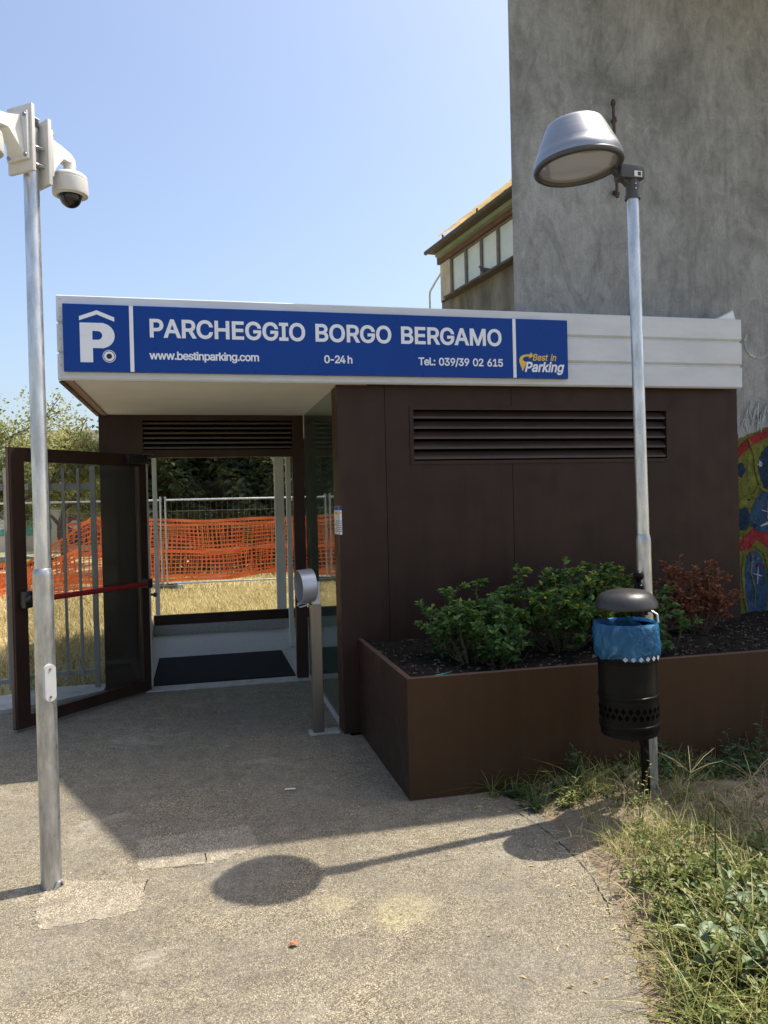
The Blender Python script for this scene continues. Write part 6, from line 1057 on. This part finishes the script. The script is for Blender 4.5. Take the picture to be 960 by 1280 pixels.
# pigeon on the ledge
pg_c = HT @ Vector((1.35, 0.22, 8.197))
b = MB(); body_pts = [(-0.17, 0, 0.085), (-0.10, 0, 0.095), (-0.03, 0, 0.10), (0.05, 0, 0.115), (0.10, 0, 0.145), (0.125, 0, 0.185), (0.14, 0, 0.215), (0.165, 0, 0.218), (0.195, 0, 0.210)]
pf = (wd*0.7+wn*0.72).normalized(); PT = Matrix.Translation(pg_c) @ Matrix(((pf.x, -pf.y, 0, 0), (pf.y, pf.x, 0, 0), (0, 0, 1, 0), (0, 0, 0, 1)))
b.T = PT; b.path(body_pts, [0.012, 0.035, 0.058, 0.066, 0.052, 0.034, 0.032, 0.026, 0.003], 14)
pg = tag(b.build('pigeon', 'pigeon', org=pg_c), 'grey pigeon perched on the window sill of the old house', 'pigeon')
b = MB(); b.T = PT; b.loft([[(x, -w_, z), (x, w_, z), (x, w_, z-0.008), (x, -w_, z-0.008)] for x, w_, z in ((-0.10, 0.03, 0.10), (-0.20, 0.035, 0.078), (-0.27, 0.03, 0.062))]); b.build('tail', 'g_dark', pg)
for s in (-1, 1):
    b = MB(); b.T = PT; b.loft([[(x, s*y0, z+h_), (x, s*(y0+0.012), z), (x, s*y0, z-h_)] for x, y0, z, h_ in ((0.06, 0.058, 0.12, 0.02), (-0.03, 0.058, 0.11, 0.042), (-0.13, 0.036, 0.098, 0.028), (-0.21, 0.02, 0.085, 0.006))]); b.build('wing', 'pigeon', pg)
    b = MB(); b.T = PT; b.tube((0.03, s*0.02, 0.06), (0.035, s*0.022, 0.0), 0.007, n=6); b.build('leg', 'redbrown', pg)

# ================================================================== STEEL FENCE left of the kiosk, on its kerb
fc = thing('steel_fence', (-0.95, 7.5, 0), 'grey steel bar fence on a pale kerb left of the kiosk', 'fence')
FP = [(-0.935, 7.56), (-1.36, 7.56), (-3.6, 6.20), (-6.2, 4.6)]
def fline(s0):
    for (ax_, ay), (bx, by) in zip(FP[:-1], FP[1:]):
        L = math.hypot(bx-ax_, by-ay)
        if s0 <= L: return ax_+(bx-ax_)*s0/L, ay+(by-ay)*s0/L, math.atan2(by-ay, bx-ax_)
        s0 -= L
    return None
for (z0, z1) in ((0.155, 0.195), (1.845, 1.90)):
    for (ax_, ay), (bx, by) in zip(FP[:-1], FP[1:]):
        L = math.hypot(bx-ax_, by-ay); b = MB(); b.T = Matrix.Translation((ax_, ay, 0)) @ Matrix.Rotation(math.atan2(by-ay, bx-ax_), 4, 'Z')
        b.box(0.003, L-0.003, -0.012, 0.012, z0, z1, 0.002); b.build('rail', 'fence_grey', fc, smooth=False)
s = 0.0; k = 0; bar = post = None
while fline(s):
    x, y, an = fline(s)
    big = (k % 12 == 0)
    src = post if big else bar
    if src is None:
        b = MB()
        if big: b.box(-0.024, 0.024, -0.042, -0.0125, 0.02, 2.06, 0.002)
        else: b.box(-0.0125, 0.0125, -0.030, -0.0125, 0.10, 2.04, 0.002)
        me_o = b.build('fence_post' if big else 'bar', 'fence_grey', fc, org=(0, 0, 0), smooth=False)
        if big: post = me_o.data
        else: bar = me_o.data
        o = me_o
    else: o = link('fence_post' if big else 'bar', src, fc)
    # local placement under the fence's empty
    o.location = Vector((x, y, 0))-ORG[fc.name]; o.rotation_euler = (0, 0, an+math.pi)
    s += 0.127; k += 1
kb = MB()
KP = [(-0.87, 7.37), (-1.23, 7.105), (-1.62, 6.90), (-3.7, 5.70), (-6.3, 4.12)]
KQ = [(-0.87, 7.66), (-1.38, 7.66), (-1.45, 7.62), (-3.7, 6.28), (-6.3, 4.70)]
for i in range(4):
    kb.prism([(KP[i][0], KP[i][1], -0.06), (KP[i+1][0], KP[i+1][1], -0.06), (KQ[i+1][0], KQ[i+1][1], -0.06), (KQ[i][0], KQ[i][1], -0.06)], (0, 0, 0.095+0.001*i))
kbo = kb.build('kerb', 'kerb', smooth=False); kbo['kind'] = 'structure'

# ================================================================== MOBILE SITE FENCE and ORANGE NET
def wire_panel(x0, x1, y0, y1, label):
    t = thing('site_fence_panel', (x0, y0, 0), label, 'fence panel', 'temporary fence panels before the hedge')
    def P_(u, z): return Vector((x0+(x1-x0)*u, y0+(y1-y0)*u, z))
    L = math.hypot(x1-x0, y1-y0)
    for u in (0, 1):
        b = MB(); b.tube(P_(u, 0.0), P_(u, 1.90), 0.021, n=10); b.build('post', 'galv', t)
    for z in (1.83, 0.12):
        b = MB(); b.tube(P_(0.006, z), P_(0.994, z), 0.019, n=10); b.build('rail', 'galv', t)
    b = MB()
    nv = int(L/0.11)
    for i in range(1, nv): b.tube(P_(i/nv, 0.13), P_(i/nv, 1.82), 0.0016, n=3, cap=False)
    for z in (0.45, 0.85, 1.25, 1.6): b.tube(P_(0.01, z), P_(0.99, z), 0.0022, n=3, cap=False)
    o = b.build('wire_mesh', 'fence_grey', t, smooth=False); o['kind'] = 'stuff'
    for u in (0.0, 1.0):
        c = P_(u, 0.03); b = MB(); b.box(c.x-0.32, c.x+0.32, c.y-0.11, c.y+0.11, -0.08, 0.10, 0.02); b.build('foot', 'kerb', t)
wire_panel(-0.655, 2.85, 16.5, 16.45, 'wire site fence panel seen through the kiosk doorway')
wire_panel(2.93, 6.4, 16.45, 16.5, 'wire site fence panel hidden right of the kiosk doorway')
wire_panel(-4.25, -0.752, 16.62, 16.5, 'wire site fence panel seen through the open door')
wire_panel(-7.85, -4.33, 16.8, 16.62, 'wire site fence panel left of the open door')

def net(label, top, bot, y0, x0, x1, pitch=0.075, amp=0.05, seed=0, w0=0.020, bands=(0.0, 0.48, 1.0)):
    r = np.random.default_rng(seed); ph = r.uniform(0, 6, 6)
    a = Acc()
    def S(x, v):
        zt = top(x); zb = bot(x)
        y = y0(x)+amp*(np.sin(1.9*x+ph[0]+1.2*v)+0.6*np.sin(4.3*x+ph[1]-2.0*v)+0.3*np.sin(9*x+ph[2]+5*v))
        xx = x+0.03*np.sin(3.1*x+ph[3]+4*v)
        z = zb+(zt-zb)*v+0.02*np.sin(2.7*x+ph[4]+3*v)
        return np.stack([xx, y, z], -1)
    xs = np.arange(x0, x1, pitch); nv = max(4, int(1.25/pitch))
    def ribbon(pts, side, w):
        V = np.stack([pts-side*w/2, pts+side*w/2], 1).reshape(-1, 3); n = len(pts)
        i = np.arange(n-1)[:, None]*2
        F = i+np.array([[0, 1, 3, 2]]); a.add((V, F, np.zeros(len(V))))
    fx = np.arange(x0, x1, pitch/1.5)
    for j in range(nv+1):
        v = j/nv; w = 0.06 if any(abs(v-bb) < 0.5/nv for bb in bands) else w0
        ribbon(S(fx, np.full_like(fx, v)), np.array([0, 0, 1.0]), w)
    vv_ = np.linspace(0, 1, 19)
    for x in xs: ribbon(S(np.full_like(vv_, x), vv_), np.array([1.0, 0, 0]), w0)
    o = a.build('safety_net', 'orange', org=(x0, float(y0(np.array([x0]))[0]), 0))
    return tag(o, label, 'safety net', 'orange safety nets on the site fence')
f1 = lambda x: np.full_like(x, 1.0)
net('orange plastic safety net tied to the fence seen through the doorway', lambda x: 1.40-0.02*np.sin(2*x), lambda x: 0.17+0.10*np.clip((x-0.2)/1.3, 0, 1)*1.6*(np.sin(1.2*x)**2), lambda x: 16.57+0*x, -2.1, 5.5, 0.082, 0.045, 1, 0.017)
net('second layer of orange net sagging behind the first', lambda x: 1.34-0.06*np.sin(1.3*x+1), lambda x: 0.22+0*x, lambda x: 16.95+0.05*x, -2.6, 5.5, 0.10, 0.12, 2, 0.016)
net('orange safety net slumping down to the ground beyond the open door', lambda x: np.interp(x, [-9, -4.2, -3.7, -3.3, -2.6, -2.05, -1.9], [0.55, 0.60, 0.66, 0.62, 1.10, 1.55, 1.50]), lambda x: 0.10+0*x, lambda x: 16.35-0.12*(x+2), -9.0, -1.7, 0.10, 0.12, 3, 0.018)
net('crumpled orange net heap left of the open door', lambda x: np.interp(x, [-9, -4.4, -3.4, -2.2], [0.35, 0.52, 0.50, 0.9]), lambda x: 0.05+0*x, lambda x: 15.7-0.1*(x+2), -9.0, -2.2, 0.09, 0.18, 4, w0=0.022)

# ================================================================== HEDGE, TREES, FAR BUILDINGS
n = 90000
hx_ = rng.uniform(-1.75, 9.5, n); hz = 5.6*rng.uniform(0, 1, n)**0.9; hy_ = 20.0+np.abs(rng.normal(0, 1.0, n))+0.55*np.sin(2.1*hx_+0.4*hz)+0.3*np.sin(5.1*hx_+2.9*hz)+0.25*np.sin(1.7*hz+hx_)
kp = hz < 5.2+0.4*np.sin(3*hx_)
P = np.stack([hx_, hy_, hz], 1)[kp]; m = len(P)
hd = thing('hedge', (3.0, 20.6, 0), 'tall dark green hedge behind the orange net', 'hedge')
D = rdirs(m, -0.6, 0.7)+np.array([[0, -0.7, -0.1]])
a = Acc(); L = rng.uniform(0.14, 0.28, m); a.add(leaf_arrays(P, D, L, L*0.5, np.clip(rng.beta(2, 2.4, m)+0.1*np.sin(3*P[:, 0]+2*P[:, 2]), 0, 1), roll=rng.uniform(-1, 1, m)))
a.build('foliage', 'leaf_hedge', hd)
b = MB()
for k in range(16):
    x = -1.4+0.7*k; b.path([(x, 21.3, -0.1), (x+0.1, 21.35, 1.5), (x-0.05, 21.3, 3.2), (x+0.1, 21.4, 4.8)], [0.07, 0.06, 0.045, 0.02], 7)
b.build('stems', 'bark', hd)

def tree(label, base, hgt, crown, nleaf, lsize, seed, tr=0.10, levels=3, group='trees beyond the site fence', mat='leaf_tree', split=0.34, tint=(0, 1)):
    r = np.random.default_rng(seed); t = thing('tree', base, label, 'tree', group)
    b = MB(); ends = []
    def grow(p, d, L, rad, lv):
        pts = [p]; q = p.copy(); dd = d.copy()
        for k in range(4):
            dd = dd+r.normal(0, 0.13, 3)+np.array([0, 0, 0.05]); dd /= np.linalg.norm(dd); q = q+dd*L/4; pts.append(q.copy())
        b.path(pts, [rad*(1-0.13*k) for k in range(5)], 7 if lv > 1 else 5, cap=True)
        if lv == 0: ends.append(pts); return
        if lv == 1: ends.append(pts)
        for k in range(r.integers(3, 5)):
            s = pts[r.integers(2, 5)] if k else pts[4]
            a_ = r.uniform(0, 2*np.pi); out_ = np.array([math.cos(a_), math.sin(a_), 0.15+r.uniform(-0.2, 0.5)])
            nd = dd*0.55+out_*0.8*crown; nd /= np.linalg.norm(nd)
            grow(s, nd, L*r.uniform(0.55, 0.8), rad*0.55, lv-1)
    B = np.array(base, float)
    grow(B-np.array([0, 0, 0.1]), np.array([0.03, 0, 1.0]), hgt*split+0.1, tr, levels)
    b.build('trunk', 'bark', t)
    E_ = np.array(ends); m = len(E_)
    idx = rng.integers(0, m, nleaf); s = rng.beta(2.0, 1.0, nleaf)*3.999; i0 = s.astype(int); f = (s-i0)[:, None]
    P = E_[idx, i0]*(1-f)+E_[idx, i0+1]*f+rng.normal(0, lsize*1.6, (nleaf, 3))
    D = rdirs(nleaf, -0.9, 0.3); L = rng.uniform(0.6, 1.3, nleaf)*lsize
    cl = (idx*0.618) % 1.0
    tn = tint[0]+(tint[1]-tint[0])*np.clip(rng.beta(2, 2, nleaf)*0.75+0.3*cl-0.02, 0, 1)
    a = Acc(); a.add(leaf_arrays(P, D, L, L*0.55, tn, roll=rng.uniform(-1.3, 1.3, nleaf))); a.build('crown', mat, t)
    return t
tree('tree with thin bare twigs poking up at the left edge of the view', (-5.0, 20.0, 0), 7.6, 0.95, 4200, 0.10, 11, 0.10)
tree('yellowish tree just left of the kiosk behind the open door', (-3.45, 22.0, 0), 5.0, 1.3, 15000, 0.085, 5, 0.10, 3)
tree('pale green tree touching the kiosk edge over the fence', (-2.6, 25.5, 0), 5.6, 1.25, 14000, 0.095, 23, 0.10, 3)
tree('broad pale tree behind the camera pole', (-5.2, 25.0, 0), 5.6, 1.35, 15000, 0.095, 31, 0.11, 3)
tree('bushy tree far behind the camera pole', (-7.2, 29.5, 0), 6.2, 1.35, 12000, 0.12, 47, 0.11, 3)
tree('small leafy tree in front of the graffiti covered wall', (-4.5, 29.0, 0), 6.0, 1.4, 14000, 0.11, 53, 0.09, 3)
tree('leafy tree far beyond the kiosk edge', (-2.9, 33.0, 0), 6.4, 1.4, 12000, 0.12, 61, 0.09, 3)
fwt = thing('far_building', (-10, 36, 0), 'long low pale building with graffiti along its foot far across the field', 'building')
b = MB(); b.box(-30, -3.6, 36, 42, -0.1, 3.4); b.build('wall', 'far_wall', fwt, smooth=False)
b = MB(); b.box(-30.3, -3.3, 35.8, 42.2, 3.401, 3.6); b.build('roof', 'roof_dark', fwt, smooth=False)
def far_blob(mat, pts, lay):
    b = MB(); b.prism([(x, 36-0.006*lay, z) for x, z in catmull(pts, 4)], (0, 0.005, 0)); b.build('graffiti_fill', mat, fwt, smooth=False)
far_blob('g_teal', [(-9.5, 0.75), (-9.4, 1.6), (-8.2, 1.75), (-7.3, 1.6), (-6.5, 1.75), (-6.2, 1.2), (-6.4, 0.7), (-8, 0.65)], 1)
far_blob('g_white', [(-8.8, 1.0), (-8.6, 1.4), (-8.0, 1.3), (-8.1, 0.95)], 2); far_blob('g_dark', [(-7.6, 0.9), (-7.5, 1.45), (-7.2, 1.4), (-7.25, 0.85)], 2)
far_blob('g_plum', [(-5.9, 0.3), (-5.8, 1.55), (-5.0, 1.75), (-4.2, 1.65), (-3.8, 1.7), (-3.75, 0.3), (-4.8, 0.2)], 1)
far_blob('g_dark', [(-5.7, 0.25), (-5.6, 0.75), (-4.6, 0.9), (-3.9, 0.7), (-3.9, 0.2)], 2)
far_blob('g_white', [(-5.5, 1.0), (-5.3, 1.25), (-4.9, 1.1), (-5.1, 0.85)], 3); far_blob('g_pink', [(-4.7, 1.2), (-4.4, 1.45), (-4.1, 1.3), (-4.3, 1.1)], 3)
far_blob('g_dark', [(-4.9, 2.05), (-4.7, 2.5), (-4.4, 2.3), (-4.1, 2.55), (-3.9, 2.2), (-4.3, 2.1)], 1)
fb = thing('distant_block', (-12, 75, 0), 'hazy pale block of flats on the skyline behind the trees', 'building')
b = MB(); b.box(-14.5, -8.4, 75, 85, -0.1, 8.7); b.build('wall', 'far_block', fb, smooth=False)
b = MB(); b.box(-14.7, -8.2, 74.8, 85.2, 8.701, 8.95); b.build('roof', 'far_wall', fb, smooth=False)
wme = None
for i in range(4):
    for j in range(3):
        if wme is None:
            b = MB(); b.box(-0.45, 0.45, -0.03, 0.03, -0.6, 0.6); o = b.build('window', 'fence_grey', fb, org=(0, 0, 0), smooth=False); wme = o.data
        else: o = link('window', wme, fb)
        o.location = Vector((-13.6+1.3*i, 74.985, 2.4+2.6*j))-ORG[fb.name]

# ================================================================== GRASS AND WEEDS
# dry straw beyond the kiosk glazing and beyond the fence
a = Acc()
def field_blades(n, x0, x1, y0, y1, h, ok=None, tl=(0, 1)):
    x = rng.uniform(x0, x1, n); y = rng.uniform(y0, y1, n)
    k = np.ones(n, bool)
    k &= ~((x > -0.8) & (y < 10.75) & (x < 9)); k &= ~((x > -1.45) & (y < 7.75)); k &= (y > 7.75+0.60*np.minimum(0, x+1.4))
    den = np.sin(1.7*x+0.9*y)+np.sin(3.9*x-2.3*y); k &= rng.uniform(-2.4, 1.6, n) < den+0.9
    x, y = x[k], y[k]; m = len(x)
    P = np.stack([x, y, np.array([field_z(p, q) for p, q in zip(x, y)])-0.01], 1)
    H = h*rng.uniform(0.4, 1.25, m); a.add(blade_arrays(P, np.c_[rng.normal(0, 1, (m, 2)), np.zeros(m)], H, rng.uniform(0.006, 0.012, m)*(1+y/20), rng.uniform(0.2, 1.5, m), np.clip(rng.beta(2, 2, m)*(tl[1]-tl[0])+tl[0], 0, 1), 3))
field_blades(30000, -1.2, 3.2, 10.7, 16.4, 0.20)
field_blades(26000, -4.2, -0.8, 6.2, 16.0, 0.20)
field_blades(9000, -9, 3.2, 16.4, 20, 0.25)
field_blades(7000, -9, -3.2, 8, 16, 0.2)
o = a.build('dry_grass', 'grass_dry'); o['kind'] = 'stuff'; 
a = Acc()
field_blades(4500, -4.0, -0.85, 6.4, 9.4, 0.16)
o = a.build('green_grass', 'grass_green'); o['kind'] = 'stuff'

# right-hand bed: straw, green blades, small-leaved ground weeds
def edge_x(y): return np.interp(y, [p[1] for p in EDGE[::-1]], [p[0] for p in EDGE[::-1]])
def bed_pts(n, y0, y1, w, off=0.02):
    y = rng.uniform(y0, y1, n); x = edge_x(y)+off+rng.uniform(0, 1, n)**1.1*w
    return np.stack([x, y, np.array([bed_z(p, q) for p, q in zip(x, y)])-0.004], 1)
a = Acc()
P = bed_pts(3400, 1.3, 3.9, 1.9, 0.0); m = len(P)
a.add(blade_arrays(P, np.c_[rng.normal(0, 1, (m, 2)), np.zeros(m)], rng.uniform(0.02, 0.10, m), rng.uniform(0.002, 0.004, m), rng.uniform(0.4, 2.2, m), rng.uniform(0.55, 1, m), 3))
P = bed_pts(600, 1.3, 3.3, 1.3, 0.08); m = len(P)
a.add(blade_arrays(P, np.c_[rng.normal(0, 1, (m, 2)), np.zeros(m)], rng.uniform(0.06, 0.22, m), rng.uniform(0.002, 0.004, m), rng.uniform(0.4, 1.8, m), rng.uniform(0.3, 1, m), 4))
o = a.build('straw_litter', 'grass_dry'); o['kind'] = 'stuff'
a = Acc()
P = bed_pts(6500, 1.2, 3.35, 1.5, 0.10)
keep = rng.uniform(-1.6, 1.6, len(P)) < np.sin(5*P[:, 0]+3*P[:, 1])+np.sin(3*P[:, 0]-7*P[:, 1])+0.55*(3.0-P[:, 1])
P = P[keep]; m = len(P)
a.add(blade_arrays(P, np.c_[rng.normal(-0.2, 1, m), rng.normal(-0.2, 1, m), np.zeros(m)], rng.uniform(0.06, 0.24, m)*np.clip(1.25-0.25*(P[:, 1]-2), 0.4, 1.2), rng.uniform(0.0025, 0.006, m), rng.uniform(0.2, 1.6, m), np.clip(rng.beta(2, 2, m), 0, 1), 4))
P = bed_pts(700, 3.3, 4.05, 0.9, 0.15); m = len(P)
a.add(blade_arrays(P, np.c_[rng.normal(0, 1, (m, 2)), np.zeros(m)], rng.uniform(0.04, 0.16, m), rng.uniform(0.0025, 0.005, m), rng.uniform(0.3, 1.5, m), rng.uniform(0.1, 1.0, m), 4))
o = a.build('bed_grass', 'grass_green'); o['kind'] = 'stuff'
a = Acc(); b = MB()
def sprigs(n, y0, y1, w, off, h, ls):
    P0 = bed_pts(n, y0, y1, w, off)
    for p in P0:
        d = rdirs(1, 0.35, 1.0)[0]; L = h*rng.uniform(0.5, 1.2); k = rng.integers(7, 14)
        q = p+np.outer(np.linspace(0.1, 1, k), d*L)+np.outer(np.linspace(0, 1, k)**2, np.array([0, 0, -0.15*L]))
        b.path([p, p+d*L*0.5, q[-1]], [0.0016, 0.0013, 0.0007], 4, cap=False)
        D = rdirs(k, -0.1, 0.8)+d*0.3; l = rng.uniform(0.6, 1.2, k)*ls*np.linspace(1.15, 0.7, k)
        a.add(leaf_arrays(q, D, l, l*rng.uniform(0.35, 0.55), np.clip(rng.beta(2, 1.9, k), 0, 1)))
sprigs(1200, 1.3, 3.0, 1.15, 0.12, 0.17, 0.036)
sprigs(170, 1.6, 2.9, 0.8, 0.15, 0.20, 0.060)
sprigs(130, 2.8, 3.35, 0.7, 0.25, 0.14, 0.030)
sprigs(40, 3.3, 3.75, 0.9, 0.35, 0.10, 0.03)
o = a.build('ground_weeds', 'weed_leaf'); o['kind'] = 'stuff'
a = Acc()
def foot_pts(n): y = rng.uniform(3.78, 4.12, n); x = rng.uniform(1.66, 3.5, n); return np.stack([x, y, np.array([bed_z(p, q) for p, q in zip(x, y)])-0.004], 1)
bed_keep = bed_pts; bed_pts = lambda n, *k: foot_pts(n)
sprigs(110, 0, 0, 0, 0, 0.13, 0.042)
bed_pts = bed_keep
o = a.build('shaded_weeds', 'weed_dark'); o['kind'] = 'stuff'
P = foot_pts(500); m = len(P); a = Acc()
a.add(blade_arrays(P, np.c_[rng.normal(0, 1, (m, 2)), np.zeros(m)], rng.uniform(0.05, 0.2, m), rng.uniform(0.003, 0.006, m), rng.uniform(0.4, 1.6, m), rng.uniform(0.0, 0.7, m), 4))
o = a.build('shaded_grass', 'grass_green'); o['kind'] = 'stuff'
b.build('weed_stems', 'twig', None)['kind'] = 'stuff'

def weed(label, base, stems, h, ls, wf, mat='weed_leaf', name='weed', group=None, lean=(0, 0), kmin=8, tint=(0, 1), zl=(0.45, 1.0)):
    t = thing(name, base, label, 'weed', group); b = MB(); a = Acc(); p = np.array(base, float)
    for s in range(stems):
        d = rdirs(1, *zl)[0]+np.array([lean[0], lean[1], 0]); L = h*rng.uniform(0.6, 1.1); k = rng.integers(kmin, kmin+5)
        p0 = p+np.array([rng.normal(0, 0.02), rng.normal(0, 0.02), -0.01])
        q = p0+np.outer(np.linspace(0.12, 1, k), d*L)+np.outer(np.linspace(0, 1, k)**2, np.array([0, 0, -0.12*L]))
        b.path([p0, p0+d*L*0.5, q[-1]], [0.003, 0.0022, 0.001], 5)
        al = np.arange(k)*2.4+rng.uniform(0, 6); D = np.stack([np.cos(al), np.sin(al), np.full(k, 0.25)], 1)+0.2*d
        l = rng.uniform(0.75, 1.15, k)*ls*np.linspace(1.1, 0.55, k)
        a.add(leaf_arrays(q, D, l, l*wf, tint[0]+(tint[1]-tint[0])*rng.beta(2, 2, k), roll=rng.uniform(-0.4, 0.4, k)))
    b.build('stems', 'twig', t); a.build('leaves', mat, t); return t
def onbed(x, y): return (x, y, bed_z(x, y))
weed('weed with broad pale oval leaves in the near right corner', onbed(1.74, 2.30), 7, 0.19, 0.135, 0.46, 'weed_pale', kmin=4, tint=(0.2, 1), zl=(0.6, 0.95))
weed('pale leafy weed beside the broad leaved weed at the right edge', onbed(1.98, 2.48), 8, 0.22, 0.085, 0.5, 'weed_pale', kmin=5, tint=(0, 0.7), zl=(0.5, 0.95))
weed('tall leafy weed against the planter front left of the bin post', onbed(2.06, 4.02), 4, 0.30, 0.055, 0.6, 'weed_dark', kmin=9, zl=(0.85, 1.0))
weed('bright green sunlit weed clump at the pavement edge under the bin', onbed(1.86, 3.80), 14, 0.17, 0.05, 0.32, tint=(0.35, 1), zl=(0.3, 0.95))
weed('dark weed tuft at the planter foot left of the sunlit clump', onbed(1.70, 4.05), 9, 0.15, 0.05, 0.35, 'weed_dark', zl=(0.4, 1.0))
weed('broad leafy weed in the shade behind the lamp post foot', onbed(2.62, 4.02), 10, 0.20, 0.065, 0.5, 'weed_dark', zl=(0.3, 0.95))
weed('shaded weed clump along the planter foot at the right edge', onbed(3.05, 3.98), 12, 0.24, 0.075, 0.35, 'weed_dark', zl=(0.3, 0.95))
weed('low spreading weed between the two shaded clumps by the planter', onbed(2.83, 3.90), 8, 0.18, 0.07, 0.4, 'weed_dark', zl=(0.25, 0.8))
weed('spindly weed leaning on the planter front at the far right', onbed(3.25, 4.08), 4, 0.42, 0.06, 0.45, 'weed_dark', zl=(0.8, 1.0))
weed('thin dry flowering weed standing in front of the lamp post foot', onbed(2.08, 3.42), 3, 0.34, 0.03, 0.4, kmin=10, tint=(0.6, 1), zl=(0.9, 1.0))
def tuft(label, base, n, h, w=0.007, tint=(0.2, 0.8)):
    P = np.array([base])+rng.normal(0, 0.03, (n, 3))*np.array([[1, 1, 0]]); t = thing('grass_tuft', base, label, 'grass tuft'); a = Acc()
    a.add(blade_arrays(P, np.c_[rng.normal(0, 1, (n, 2)), np.zeros(n)], h*rng.uniform(0.5, 1.2, n), np.full(n, w), rng.uniform(0.5, 1.7, n), rng.uniform(*tint, n), 5)); a.build('blades', 'grass_green', t)
tuft('arching green grass tuft beside the sunlit weed clump', onbed(1.97, 3.86), 34, 0.24, 0.008)
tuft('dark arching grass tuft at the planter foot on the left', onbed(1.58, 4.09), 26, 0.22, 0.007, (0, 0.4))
tuft('grass tuft in the shade under the lamp post', onbed(2.45, 3.62), 18, 0.26, 0.005, (0.3, 0.9))
# finger-grass seed heads on long stalks
def seedhead(label, base, h, nf, fl, lean):
    t = thing('finger_grass', base, label, 'grass stalk', 'finger grass stalks on the bed'); p = Vector(base); top = p+Vector((lean[0], lean[1], h))
    b = MB(); b.path([p, p+(top-p)*0.5+Vector((0, 0, 0.02)), top], [0.0024, 0.002, 0.0016], 5); b.build('stalk', 'straw', t)
    for k in range(nf):
        an = 2*math.pi*k/nf+0.4; d = Vector((math.cos(an), 0.5*math.sin(an), 0.55+0.3*math.sin(3*k)))*fl
        b = MB(); b.path([top, top+d*0.55+Vector((0, 0, 0.01)), top+d], [0.0011, 0.0013, 0.0007], 4); b.build('finger', 'straw', t)
seedhead('finger grass stalk with spread seed head right of the lamp post', onbed(2.20, 3.28), 0.30, 7, 0.17, (0.06, 0))
seedhead('shorter finger grass stalk farther right of the lamp post', onbed(2.52, 3.22), 0.25, 6, 0.16, (0.03, 0))
seedhead('leaning finger grass stalk nearest the bin post', onbed(2.02, 3.40), 0.22, 4, 0.11, (-0.05, 0))
for lab, base, h_, lean in (('thin upright grass stalk among the green weeds', onbed(2.0, 2.75), 0.36, (0.01, 0)), ('bent dry grass stalk right of the weeds', onbed(2.45, 2.9), 0.24, (0.2, -0.05))):
    t = thing('grass_stalk', base, lab, 'grass stalk'); p = Vector(base); b = MB(); b.path([p, p+Vector((lean[0]*0.3, lean[1]*0.3, h_*0.7)), p+Vector((lean[0], lean[1], h_))], [0.003, 0.003, 0.0015], 5); b.build('stalk', 'straw' if lean[0] > 0.1 else 'leaf_bush', t)
print('tris', sum(len(o.data.polygons)*2 for o in bpy.data.objects if o.type == 'MESH'), 'objs', len(bpy.data.objects))
